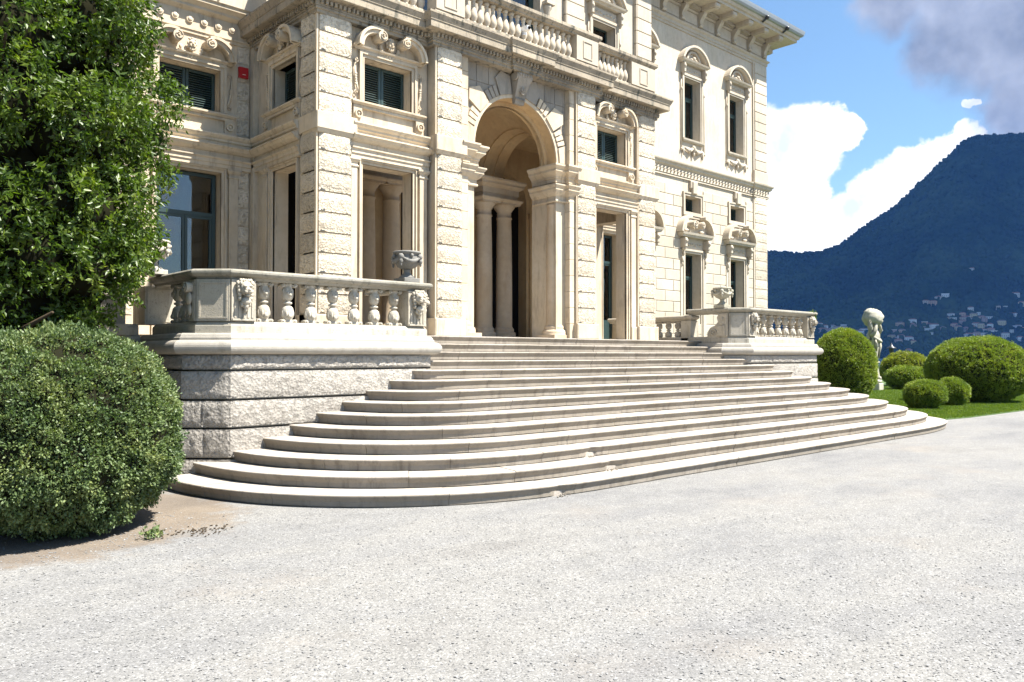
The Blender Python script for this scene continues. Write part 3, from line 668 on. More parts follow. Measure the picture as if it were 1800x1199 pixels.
# jamb groups of the front arch
for s in (-1, 1):
    X = lambda d: XC+s*d
    b = MB(); x0, x1 = sorted((X(1.16), X(1.95))); b.box(x0, 12.42, 2.04, x1, 12.9, 5.80)
    xa, xb = sorted((X(1.35), X(1.64))); b.box(xa, 12.16, 2.04, xb, 12.45, 5.8); b.build('jamb_pier', 'cream', V)
    column(X(1.30), 12.34, .185)
    pl = [(X(1.66), 12.02), (X(1.42), 12.02), (X(1.42), 12.12), (X(1.12), 12.12), (X(1.12), 12.40), (X(1.15), 12.44), (X(1.15), 12.86)]
    if s < 0: pl = pl
    path = pl if s < 0 else pl
    if s > 0: path = pl[::-1]
    # outward must be right of travel: for the right jamb travel from the back to the front
    for nm, pf in (('capital_band', CAP), ('impost', IMP)):
        b = MB(); b.sweep(path if s > 0 else pl[::-1][::-1], pf if True else pf); b.build(nm, 'cream', V)
# inner pairs of columns and the entablature blocks over them
for xs in ((9.10, 9.72, 10.36), (12.32, 12.95)):
    for x in xs: column(x, 14.32)
    a, c = min(xs)-.22, max(xs)+.24
    b = MB(); b.sweep([(a, 14.1), (c, 14.1), (c, 14.6), (a, 14.6)], [(-.2, 5.371), (.0, 5.371), (.0, 5.47), (.02, 5.48), (.02, 5.60), (.04, 5.61), (.10, 5.66), (.12, 5.67), (.12, 5.72), (.16, 5.77), (.16, 5.81), (-.2, 5.81)], closed=True)
    b.add([(a, 14.1, 5.372), (c, 14.1, 5.372), (c, 14.6, 5.372), (a, 14.6, 5.372)], [(0, 3, 2, 1)]); b.build('entablature_block', 'column', V)
# sail vault over the middle of the porch, lateral arches, lunettes
def porch_inside():
    cy = 13.45; h = 1.02; zs = 5.82; r = h*math.sqrt(2)*1.004; n = 18
    b = MB(); v = []
    for i in range(n+1):
        for j in range(n+1):
            dx = -h+2*h*i/n; dy = -h+2*h*j/n; v.append((XC+dx, cy+dy, zs+math.sqrt(max(0, r*r-dx*dx-dy*dy))))
    b.add(v, [(i*(n+1)+j, i*(n+1)+j+1, (i+1)*(n+1)+j+1, (i+1)*(n+1)+j) for i in range(n) for j in range(n)], True); b.build('sail_vault', 'vault', V)
    for s in (-1, 1):
        b = MB(); x0 = XC+s*h; x1 = XC+s*(h+.62); x2 = XC+s*(h+1.0); m = 24; rr = .985
        for i in range(m):
            a0, a1 = PI*i/m, PI*(i+1)/m
            p = [(cy-rr*math.cos(a), zs+rr*math.sin(a)) for a in (a0, a1)]
            q = [(cy-(rr+.0)*math.cos(a), zs+(rr+.0)*math.sin(a)) for a in (a0, a1)]
            b.add([(x0, p[0][0], p[0][1]), (x0, p[1][0], p[1][1]), (x1, p[1][0], p[1][1]), (x1, p[0][0], p[0][1])], [(0, 1, 2, 3)])
            b.add([(x0, p[0][0], p[0][1]), (x0, p[1][0], p[1][1]), (x0, p[1][0], 7.5), (x0, p[0][0], 7.5)], [(0, 1, 2, 3)])
            b.add([(x1, p[0][0], p[0][1]), (x1, p[1][0], p[1][1]), (x1, p[1][0], 7.5), (x1, p[0][0], 7.5)], [(0, 1, 2, 3)])
        b.build('lateral_arch', 'vault', V)
        b = MB(); arc = []
        for i in range(m):
            a0, a1 = PI*i/m, PI*(i+1)/m; r0, r1 = rr-.03, rr+.0
            v = []
            for a in (a0, a1):
                for rad in (r0, r1): v += [(x0+s*.33, cy-rad*math.cos(a), zs+rad*math.sin(a)), (x1+s*.01, cy-rad*math.cos(a), zs+rad*math.sin(a))]
            b.add(v, [(0, 4, 6, 2), (0, 1, 5, 4), (1, 3, 7, 5)])
        b.build('arch_rib', 'vault', V)
        # outer part of the flank bay: small barrel over the rear door, flat ceiling
        xa, xb = sorted((x1, XC+s*4.45))
        b = MB(); b.box(xa, 12.55, 6.95, xb, 15.0, 7.0); b.build('bay_ceiling', 'vault', V)
    b = MB(); b.box(6.9, 12.5, 7.45, 15.8, 15.9, 7.55); b.build('porch_roof', 'cream', V)
    # rear wall with two tall dark arched doorways
    b = MB(); yw = 15.0; th = .3; holes = [(8.2, .72), (13.62, .72), (XC, .9)]
    x = 6.9
    for (cx, rd) in sorted(holes):
        zz = 5.55; b.add([(x, yw, 2.04), (cx-rd, yw, 2.04), (cx-rd, yw, 7.5), (x, yw, 7.5)], [(0, 1, 2, 3)]); x = cx+rd
        for i in range(16):
            a0, a1 = PI*i/16, PI*(i+1)/16; p = [(cx-rd*math.cos(a), zz+rd*math.sin(a)) for a in (a0, a1)]
            b.add([(p[0][0], yw, p[0][1]), (p[1][0], yw, p[1][1]), (p[1][0], yw, 7.5), (p[0][0], yw, 7.5)], [(0, 1, 2, 3)])
            b.add([(p[0][0], yw, p[0][1]), (p[1][0], yw, p[1][1]), (p[1][0], yw+th, p[1][1]), (p[0][0], yw+th, p[0][1])], [(0, 3, 2, 1)])
        for sx in (-1, 1): b.add([(cx+sx*rd, yw, 2.04), (cx+sx*rd, yw+th, 2.04), (cx+sx*rd, yw+th, zz), (cx+sx*rd, yw, zz)], [(0, 1, 2, 3)])
    b.add([(x, yw, 2.04), (15.8, yw, 2.04), (15.8, yw, 7.5), (x, yw, 7.5)], [(0, 1, 2, 3)]); b.build('rear_wall', 'vault', V)
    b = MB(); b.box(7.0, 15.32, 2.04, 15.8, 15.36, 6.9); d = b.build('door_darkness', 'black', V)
    for cx in (14.55, 15.0, 15.4, 9.3, 10.1):
        b = MB(); b.cbox(cx-.13, 14.93, 2.04, cx+.13, 15.0, 5.2, .01).box(cx-.16, 14.9, 5.2, cx+.16, 15, 5.32); b.build('rear_pilaster', 'vault', V)
porch_inside()
# ---- porch entablature and balcony slab: architrave, dentils, corona, with breaks over the piers
BR = [(6.72, YP), (9.05, YP), (9.05, YC), (12.96+.66, YC), (13.62, YP), (15.98, YP)]
def path_cornice():
    return [(6.72, 14.6), (6.72, YP), (9.02, YP), (9.02, YC), (10.98, YC), (10.98, YC-.06), (11.71, YC-.06), (11.71, YC), (13.64, YC), (13.64, YP), (15.98, YP), (15.98, 14.6)]
pc = path_cornice()
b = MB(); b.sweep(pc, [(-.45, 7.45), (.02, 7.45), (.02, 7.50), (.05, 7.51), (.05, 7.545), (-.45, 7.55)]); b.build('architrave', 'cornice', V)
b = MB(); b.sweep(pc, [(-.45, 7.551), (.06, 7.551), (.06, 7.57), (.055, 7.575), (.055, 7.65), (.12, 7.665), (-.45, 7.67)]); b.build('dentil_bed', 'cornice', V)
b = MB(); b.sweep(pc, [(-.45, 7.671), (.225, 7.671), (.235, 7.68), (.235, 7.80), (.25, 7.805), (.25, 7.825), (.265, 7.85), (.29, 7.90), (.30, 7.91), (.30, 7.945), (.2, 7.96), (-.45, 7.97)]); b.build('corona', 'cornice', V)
b = MB()
for i in range(len(pc)-1):
    p, q = Vector(pc[i]), Vector(pc[i+1]); L_ = (q-p).length; t = (q-p)/L_; nrm = Vector((t.y, -t.x)); k = int(L_/.085)
    for j in range(k):
        c = p+t*(j+.5)*L_/k+nrm*.075; rx = abs(t.x) > .5; w, d = (.024, .035) if rx else (.035, .024)
        b.box(c.x-w, c.y-d, 7.585, c.x+w, c.y+d, 7.65)
tag(b.build('dentils', 'cornice', V), kind='stuff')
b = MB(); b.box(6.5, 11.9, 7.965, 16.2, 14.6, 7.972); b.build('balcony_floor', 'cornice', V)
# ---- body front (left bay, right bay) at YB
bay(V, (5.56, YB), 0, 1.80, 1.12, dh=.58, wh=.55, door='glass')
bay(V, (16.92, YB), 0, .95, 2.0, dh=.58, wh=.50, door='glass')
for z0, n in ((2.38, 8), (5.79, 5)):                           # narrow coursed strip in the corner
    for j in range(n): stone_at(V, 6.43, z0+j*COURSE, 6.68, z0+(j+1)*COURSE, YB-.0, .035, name='corner_stone')
for z0, n in ((2.38, 9), (5.79, 5)):
    for j in range(n): stone_at(V, 4.05, z0+j*COURSE, 4.6, z0+(j+1)*COURSE, YB-.0, .035, name='corner_stone')
b = MB(); b.sweep([(3.76, YB), (6.70, YB)], [(0, 7.50), (.03, 7.50), (.03, 7.56), (.05, 7.565), (.05, 7.60), (.02, 7.605), (.02, 7.90), (.04, 7.91), (.10, 7.95), (.11, 7.96), (.11, 8.0), (.17, 8.05), (.2, 8.06), (.2, 8.10), (.23, 8.13), (.1, 8.16), (0, 8.16)]); fz = b.build('frieze', 'cream', V)
for k in range(9):
    cx = 6.32-k*.262; b = MB(); b.prism_y([(cx+.062*math.cos(2*PI*i/20), 7.755+.062*math.sin(2*PI*i/20)) for i in range(20)], YB-.05, YB-.02); b.ball((cx, YB-.05, 7.755), (.045, .02, .045), 10, 6); b.build('patera', 'cream', fz)
b = MB(); b.box(16.02, YB-.03, 7.5, 18.93, YB, 8.1); b.box(18.55, YB-.06, 2.04, 18.93, YB, 7.5); b.build('side_frieze', 'cream', V)
# fire alarm box
b = MB(); b.cbox(6.44, YB-.10, 6.90, 6.62, YB-.035, 7.10, .008); al = b.build('alarm_box', 'red', V)
b = MB(); b.box(6.50, YB-.103, 6.955, 6.56, YB-.1005, 6.962); b.build('alarm_lettering', 'signw', al)
# ---- upper storey of the body
UH = [(16.42, 17.42, 8.85, 10.85), (12.85, 15.0, 8.2, 13.0)]
b = MB(); wall_holes(b, 3.76, 18.93, 7.97, 13.3, YB, .5, [(16.44, 17.38, 8.85, 10.85), (9.0, 10.2, 8.2, 12.4), (10.6, 12.0, 8.2, 12.9), (12.9, 14.45, 8.2, 12.4), (5.1, 6.0, 8.85, 10.85)]); b.build('upper_wall', 'white', V)
for (a, c) in ((18.25, 18.93), (15.32, 16.02)):
    b = MB(); b.box(a+.005, YB-.08, 8.0, c-.005, YB+.1, 13.0); pw = b.build('upper_pier', 'white', V)
    for j in range(13): stone_at(pw, a, 8.02+j*.375, c, 8.02+(j+1)*.375, YB-.08, .03, kind='s', mat='white')
    b = MB()
    for j in range(13): b.box(a-.02, YB-.10, 8.03+j*.375, a+.003, YB, 8.38+j*.375)
    b.build('pier_edge', 'white', pw)
b = MB(); b.cbox(18.2, YB-.12, 8.0, 18.97, YB+.02, 8.5, .02); b.build('upper_pier_base', 'white', V)
def upper_window(x, y, half, z0, z1, par=V, glass=True, y2=.28):
    """tall window with flat surround, hood on consoles, segmental pediment, sill and carved festoon"""
    g = lambda b, n, m='white': b.build(n, m, par, (x, y, 0))
    w = half+.11
    b = MB(); frame_boxes(b, -half, half, z0, z1, .06, -.035, .02, False); frame_boxes(b, -half-.06, half+.06, z0, z1+.06, .07, -.06, .02, False); g(b, 'window_surround')
    b = MB()
    for s in (-1, 1):
        xx = s*(w+.075); b.tube([(xx, -.035, z0-.35), (xx, -.035, z1-.45), (xx, -.035, z1-.1)], .022, 6)
        b.ball((xx, -.05, z1-.42), (.035, .035, .06), 8, 6); b.ball((xx, -.05, z0-.38), (.05, .04, .05), 8, 6)
        b.cbox(s*(w+.03)-.045, -.18, z1+.10, s*(w+.03)+.045, 0, z1+.42, .015); b.ball((s*(w+.03), -.15, z1+.30), (.05, .07, .08), 8, 6); b.ball((s*(w+.03), -.09, z1+.08), (.035, .06, .08), 8, 6)
    g(b, 'hood_console')
    b = MB(); b.cbox(-w+.05, -.03, z1+.16, w-.05, 0, z1+.38, .01)
    for q in range(7): b.ball(((q-3)*w/4.2, -.04, z1+.26-.03*math.cos(q*2.1)), (.05, .025, .035), 7, 5, .3, q)
    g(b, 'carved_frieze')
    pw_ = w+.16
    b = MB(); b.sweep([(-pw_+.05, 0), (-pw_+.05, -.12), (pw_-.05, -.12), (pw_-.05, 0)], [(-.12, z1+.43), (.02, z1+.43), (.04, z1+.46), (.09, z1+.49), (.11, z1+.54), (-.12, z1+.56)])
    rr = pw_*1.16; a = math.asin((pw_+.05)/rr); cz = z1+.56-rr*math.cos(a)
    arc_band(b, 0, cz, rr-.07, rr, PI/2-a, PI/2+a, -.24, 0, 18); arc_band(b, 0, cz, rr-.12, rr-.07, PI/2-a*.9, PI/2+a*.9, -.19, 0, 18)
    g(b, 'segmental_pediment')
    b = MB(); arc_band(b, 0, z1+.53, pw_*.45, pw_*.55, .12, PI-.12, -.10, 0, 14); b.box(-pw_*.7, -.03, z1+.55, pw_*.7, 0, z1+.74); b.ball((0, -.1, z1+.66), (.07, .07, .08), 10, 7, .2, 2)
    for s in (-1, 1): b.ball((s*.12, -.08, z1+.63), (.07, .05, .045), 8, 5, .3, 3); b.ball((s*.22, -.07, z1+.61), (.06, .04, .03), 8, 5, .3, 4)
    g(b, 'tympanum_carving')
    b = MB(); b.sweep([(-w+.02, 0), (-w+.02, -.05), (w-.02, -.05), (w-.02, 0)], [(-.05, z0-.10), (.02, z0-.10), (.05, z0-.06), (.06, z0-.01), (-.05, z0-.0)]); g(b, 'window_sill')
    b = MB(); b.ball((0, -.07, z0-.30), (.09, .08, .12), 10, 7, .2, 5); b.ball((0, -.06, z0-.46), (.05, .05, .1), 8, 6, .2, 4)
    for s in (-1, 1):
        b.tube([(s*.08, -.07, z0-.30), (s*.22, -.07, z0-.42), (s*.36, -.06, z0-.36), (s*(w-.02), -.05, z0-.30)], [.05, .06, .045, .03], 7)
        b.tube([(s*(w-.01), -.05, z0-.30), (s*(w-.01), -.05, z0-.46), (s*(w-.02), -.045, z0-.58)], [.035, .03, .015], 6)
        b.ball((s*.23, -.1, z0-.38), (.06, .04, .05), 8, 6, .3, 6)
    g(b, 'carved_festoon')
    if glass:
        glazing(par, (x, y), 0, -half+.005, half-.005, z0, z1, y2, 'green', 2, z1-.55, 0, .05)
        b = MB(); b.box(-half, y2+.28, z0, half-.12, y2+.3, z1); g(b, 'curtain', 'curtain'); b = MB(); b.box(-half-.05, y2+.5, z0-.05, half+.05, y2+.52, z1+.05); g(b, 'dark_room', 'black')
upper_window(16.91, YB, .47, 8.85, 10.85)
upper_window(5.55, YB, .45, 8.85, 10.85)
# loggia windows behind the balcony with small columns
for (a, c, zt) in ((9.0, 10.2, 12.4), (10.6, 12.0, 12.9), (12.9, 14.45, 12.4)):
    glazing(V, (0, YB), 0, a+.01, c-.01, 8.2, zt, .25, 'green', 2, 11.4, .1, .09); b = MB(); b.box(a, YB+.45, 8.2, c, YB+.47, zt); b.build('dark_room', 'black', V)
for x in (8.8, 10.4, 12.25, 12.68, 14.68):
    b = MB(); b.lathe([(.11, 0), (.11, .08), (.085, .12), (.085, 1.2), (.078, 2.2), (.12, 2.26), (.13, 2.34), (0, 2.34)], (x, YB-.02, 8.35), 16); b.cbox(x-.14, YB-.16, 8.0, x+.14, YB+.1, 8.35, .01).cbox(x-.15, YB-.17, 10.69, x+.15, YB+.1, 10.78, .01); b.build('loggia_column', 'white', V)
# ---- right wing at YR
LOWH = [(22.0, 22.76, 3.02, 5.05), (24.72, 25.46, 3.02, 5.05), (19.3, 20.05, 3.02, 5.05), (22.0, 22.80, 6.42, 6.94), (24.72, 25.48, 6.42, 6.94), (19.3, 20.05, 6.42, 6.94)]
UPH = [(22.04, 22.74, 8.82, 10.85), (24.69, 25.40, 8.82, 10.85), (19.3, 20.0, 8.82, 10.85)]
LOWH = [(22.08, 22.98, 3.02, 5.05), (24.76, 25.66, 3.02, 5.05), (19.3, 20.2, 3.02, 5.05), (22.1, 22.98, 6.42, 6.94), (24.78, 25.66, 6.42, 6.94), (19.3, 20.2, 6.42, 6.94)]
UPH = [(22.08, 22.98, 8.82, 10.85), (24.74, 25.66, 8.82, 10.85), (19.3, 20.2, 8.82, 10.85)]
b = MB(); wall_holes(b, 18.93, 27.2, 0, 12.6, YR, .5, LOWH+UPH)
b.add([(18.93, YB, 0), (18.93, YR, 0), (18.93, YR, 13), (18.93, YB, 13)], [(0, 1, 2, 3)]); wingw = b.build('wing_wall', 'white', V)
b = MB(); b.box(27.15, YR+.02, 0, 27.19, 26, 12.6); b.build('wing_end_wall', 'white', V)
# ashlar blocks of the lower wing
def blocks():
    cw = .345; z = 2.04; row = 0
    while z+cw < 7.50:
        xs = [20.1]; off = 0 if row % 2 == 0 else .45
        x = 20.1+off*.9
        cuts = sorted({20.1, 26.27, *[round(20.1+off+.9*i, 3) for i in range(8) if 20.1 < 20.1+off+.9*i < 26.2]})
        spans = list(zip(cuts[:-1], cuts[1:]))
        for (a, c) in spans:
            segs = [(a, c)]
            for h in LOWH:
                m_ = .16
                if z+cw > h[2]-.05 and z < h[3]+m_+.0:
                    ns = []
                    for (p, q) in segs:
                        l0, r0 = h[0]-m_, h[1]+m_
                        if q <= l0 or p >= r0: ns.append((p, q)); continue
                        if p < l0: ns.append((p, l0))
                        if q > r0: ns.append((r0, q))
                    segs = ns
            for (p, q) in segs:
                if q-p > .07: stone_at(wingw, p, z, q, z+cw, YR, .028, kind='s', mat='block', name='ashlar_block')
        z += cw; row += 1
blocks()
b = MB(); b.box(26.30, YR-.05, 0, 27.22, YR+.1, 12.45); b.box(27.12, YR-.03, 0, 27.24, YR+.9, 12.45); cq = b.build('corner_pilaster', 'white', V)
for j in range(16): stone_at(cq, 26.36, 2.04+j*.345, 27.20, 2.04+(j+1)*.345-.004, YR-.05, .04, kind='rock' , name='quoin')
for j in range(11): stone_at(cq, 26.36, 8.45+j*.355, 27.20, 8.45+(j+1)*.355-.004, YR-.05, .03, kind='s', mat='white', name='quoin')
b = MB(); b.cbox(26.28, YR-.11, 7.97, 27.28, YR, 8.42, .02); b.build('pilaster_base', 'white', V)
pr = [(18.95, YR), (26.28, YR), (26.28, YR-.05), (27.24, YR-.05), (27.24, YR+1.0)]
b = MB(); b.sweep(pr, [(0, 7.46), (.05, 7.46), (.05, 7.50), (.03, 7.505), (.03, 7.515), (.07, 7.53), (.05, 7.54), (.05, 7.74), (.07, 7.75), (.12, 7.79), (.13, 7.80), (.13, 7.84), (.18, 7.89), (.19, 7.93), (.05, 7.96), (0, 7.96)]); st = b.build('string_course', 'white', V)
b = MB()
for k in range(38):
    x = 20.2+k*.185
    yy = YR-.05 if x < 26.25 else YR-.10
    b.tube([(x-.05, yy-.005, 7.57), (x-.03, yy-.03, 7.63), (x+.02, yy-.03, 7.67), (x+.06, yy-.015, 7.71)], [.016, .03, .028, .012], 6)
b.build('carved_wave_band', 'white', st)
def lower_window(x):
    half = .45; g = lambda b, n, m='white': b.build(n, m, V, (x, YR, 0)); z1 = 5.05
    b = MB(); frame_boxes(b, -half, half, 2.3, z1, .07, -.04, .02, False); frame_boxes(b, -half-.07, half+.07, 2.3, z1+.07, .06, -.075, .02, False); g(b, 'window_surround')
    b = MB()
    for s in (-1, 1):
        xx = s*(half+.20); b.box(xx-.07, -.05, 2.3, xx+.07, 0, z1+.1); b.ball((xx, -.07, z1-.22), (.055, .05, .12), 8, 6); b.ball((xx, -.06, z1-.38), (.035, .04, .08), 8, 6)
        b.cbox(xx-.06, -.24, z1+.16, xx+.06, 0, z1+.46, .02); b.ball((xx, -.22, z1+.36), (.065, .07, .075), 9, 6); b.ball((xx, -.12, z1+.12), (.05, .1, .07), 8, 6); b.ball((xx-s*.02, -.1, z1-.02), (.035, .05, .1), 8, 6)
    g(b, 'hood_console')
    b = MB(); b.box(-half-.1, -.03, z1+.14, half+.1, 0, z1+.46)
    for q in range(7): b.ball(((q-3)*.13, -.04, z1+.30+.03*math.cos(q*2.4)), (.05, .03, .04), 7, 5, .3, q)
    g(b, 'carved_frieze')
    pw_ = half+.40
    b = MB(); b.sweep([(-pw_+.05, 0), (-pw_+.05, -.2), (pw_-.05, -.2), (pw_-.05, 0)], [(-.2, z1+.5), (.02, z1+.5), (.03, z1+.54), (.06, z1+.57), (.08, z1+.64), (-.2, z1+.66)])
    for s in (-1, 1):
        rr = .62; arc_band(b, s*(pw_-.52), z1+.62, rr-.10, rr-.01, *((0.05, 1.5) if s > 0 else (PI-.05, PI-1.5)), -.28, 0, 12)
        scroll(b, s*.22, z1+.94, .11, 0, .30, s)
    b.box(-.7, -.04, z1+.66, .7, 0, z1+.95)
    g(b, 'scroll_pediment')
    b = MB(); face_mask(b, 0, -.1, z1+.95, .15)
    for s in (-1, 1): b.ball((s*.42, -.08, z1+.74), (.13, .06, .05), 8, 6, .3, 3)
    g(b, 'carved_mask')
    glazing(V, (x, YR), 0, -half, half, 2.3, z1, .32, 'green', 2, 4.3, .4, .06)
    b = MB(); b.box(-half, .6, 2.1, half-.1, .62, z1); g(b, 'curtain', 'curtain'); b = MB(); b.box(-half-.1, .8, 2.1, half+.1, .82, z1+.1); g(b, 'dark_room', 'black')
def small_window(x):
    half = .44; g = lambda b, n, m='white': b.build(n, m, V, (x, YR, 0))
    b = MB(); frame_boxes(b, -half, half, 6.42, 6.94, .075, -.045, .02); frame_boxes(b, -half-.075, half+.075, 6.345, 7.015, .05, -.07, .02); g(b, 'window_surround')
    b = MB(); b.cbox(-half-.09, -.05, 6.2, half+.09, 0, 6.29, .02); b.cbox(-.12, -.14, 7.02, .12, 0, 7.42, .02); b.cbox(-.2, -.10, 7.2, .2, 0, 7.45, .02); g(b, 'keystone_block')
    shutters(V, (x, YR), 0, -half, half, 6.42, 6.94, .3, 9); b = MB(); b.box(-half, .4, 6.4, half, .42, 6.96); g(b, 'shutter_back', 'black')
for x in (19.75, 22.53, 25.21):
    lower_window(x); small_window(x); upper_window(x-.0, YR, .455, 8.82, 10.85)
# ---- crowning cornice
pe = [(18.95, YR), (27.2, YR), (27.2, 26)]
b = MB(); b.sweep(pe, [(0, 12.34), (.04, 12.34), (.04, 12.42), (.07, 12.43), (.07, 12.52), (.12, 12.56), (.14, 12.60), (.05, 12.62), (.05, 13.08), (.09, 13.09), (.12, 13.14), (0, 13.15)]); fr = b.build('main_frieze', 'white', V)
b = MB(); b.sweep(pe, [(0, 13.16), (.14, 13.16), (.14, 13.19), (.2, 13.24), (.22, 13.26), (.22, 13.30), (.84, 13.31), (.84, 13.40), (.9, 13.42), (.93, 13.50), (.93, 13.53), (0, 13.55)]); b.build('main_cornice', 'white', V)
b = MB(); b.sweep(pe, [(.90, 13.52), (.93, 13.50), (.99, 13.52), (1.03, 13.58), (1.05, 13.66), (1.06, 13.72), (1.0, 13.72), (.98, 13.64), (.93, 13.58)], smooth=False); b.build('gutter', 'zinc', V)
b = MB(); b.sweep(pe, [(-.5, 13.56), (.98, 13.70), (1.02, 13.735), (-.5, 14.6)]); b.build('roof', 'roof2', V)
def bracket():
    b = MB(); pf = [(0, 12.66), (-.10, 12.68), (-.13, 12.74), (-.10, 12.80), (-.12, 12.9), (-.20, 13.0), (-.26, 13.08), (-.27, 13.16), (0, 13.16)]
    v = [(-.09, y, z) for y, z in pf]+[(.09, y, z) for y, z in pf]; m = len(pf)
    b.add(v, [tuple(range(m)), tuple(range(m, 2*m))[::-1]]+[(i, i+m, (i+1) % m+m, (i+1) % m) for i in range(m)])
    b.cbox(-.14, -.76, 13.16, .14, -.2, 13.305, .03); b.box(-.10, -.70, 13.13, .10, -.25, 13.16); return b.mesh('eave_bracket')
bm_ = bracket(); 
for k in range(9):
    x = 26.98-k*1.02
    if x < 19: break
    place('eave_bracket', bm_, 'white', fr, (x, YR-.05, 0))
for k in range(5): place('eave_bracket', bm_, 'white', fr, (27.25, YR+.25+k*1.02, 0), PI/2)
for k in range(8):
    a, c = 26.98-(k+1)*1.02+.17, 26.98-k*1.02-.17
    if a < 19: break
    b = MB(); b.box(a, YR-.075, 12.70, c, YR-.05, 13.04); b.build('frieze_panel', 'white', fr)
    b = MB()
    for q in range(8): x = a+(q+.5)*(c-a)/8; b.box(x-.025, YR-.26, 13.17, x+.025, YR-.14, 13.235)
    b.build('dentils', 'white', fr)
for x in (27.0, 25.6):   # gutter outlets
    b = MB(); b.ball((x, YR-1.02, 13.52), (.07, .09, .08), 8, 6); b.tube([(x, YR-1.0, 13.48), (x-.1, YR-.9, 13.36)], .035, 6); b.build('gutter_bracket', 'iron', V)
# body cornice above the frame
pb = [(3.76, YB), (18.93, YB), (18.93, YR)]
b = MB(); b.sweep(pb, [(0, 12.9), (.1, 12.9), (.12, 13.2), (.8, 13.31), (.9, 13.42), (1.0, 13.7), (-.5, 14.5)]); b.build('body_cornice', 'white', V)
# projecting features on the far end wall, seen past the corner
b = MB()
for (z0, z1, o) in ((8.02, 8.14, .25), (7.92, 8.02, .16), (6.9, 7.02, .42), (6.78, 6.9, .34), (6.62, 6.78, .22), (5.25, 5.34, .22), (5.15, 5.25, .15), (4.85, 4.95, .18)):
    b.box(27.2, YR+1.6, z0, 27.2+o+.15, YR+3.4, z1)
b.box(27.2, YR+1.8, 2, 27.3, YR+3.2, 6.7); b.build('end_window_hood', 'white', V)
# far left wing
b = MB(); b.box(-9, YR, 0, 3.76, YR+.4, 13.3); b.box(3.76, YB, 0, 3.80, YR, 13.3); b.box(-9, YR+.3, 0, 3.8, 26, 13.2); b.build('left_wing_wall', 'cream', V)
b = MB(); b.box(3.76, YB+.05, 0, 6.8, 15.3, 2.03); b.box(15.98, YB+.05, 0, 18.93, 15.3, 2.03); b.build('basement_wall', 'cream', V)

# ================================================================== STAIRCASE
ST = thing('staircase', (11.5, 8.5, 0), label='broad curving flight of pale granite steps with rounded noses leading up to the porch', cat='staircase')
RISE = .1457
def outline(k, off=0, dens=.12):
    """front edge of step k (0 = landing), from the left terrace round to the right"""
    zy = 11.49-.37*k; pts = []
    if k >= 3:
        a, bb, n = .05+.405*(k-3)+.0, 10.6-zy, 2.25; m = max(4, int((a+bb)*PI/4/dens))
        for i in range(m):
            t = PI+PI/2*i/m; c, s = math.cos(t), math.sin(t)
            pts.append((7.8-a*abs(c)**(2/n), 10.6-bb*abs(s)**(2/n)))
        xa = 7.8
    else: pts.append((7.5, zy)); xa = 7.5
    if k >= 3:
        a2, b2, n2 = .45*k-.74, 10.75-zy, 3.0; xb = 17.25
    else: xb = 17.18+.12*k
    m = int((xb-xa)/.35)
    for i in range(m+1): pts.append((xa+(xb-xa)*i/m, zy))
    if k >= 3:
        m = max(6, int((a2+b2)*1.1/dens))
        for i in range(1, m+1):
            t = 1.5*PI+PI/2*i/m; c, s = math.cos(t), math.sin(t)
            pts.append((17.25+a2*abs(c)**(2/n2), 10.75-b2*abs(s)**(2/n2)))
    return pts
def resample(P, step):
    P = [Vector(p) for p in P]; out = [P[0]]; L_ = [0]
    for i in range(1, len(P)): L_.append(L_[-1]+(P[i]-P[i-1]).length)
    tot = L_[-1]; n = max(2, int(tot/step)); j = 0
    for q in range(1, n+1):
        d = tot*q/n
        while j < len(P)-2 and L_[j+1] < d: j += 1
        t = (d-L_[j])/max(1e-6, L_[j+1]-L_[j]); out.append(P[j].lerp(P[j+1], t))
    return out
CHIPS = [(11, 985), (12, 1042), (13, 987)]
chip_at = {11: (8.36, 7.42), 12: (8.38, 7.05), 13: (7.0, 6.68)}
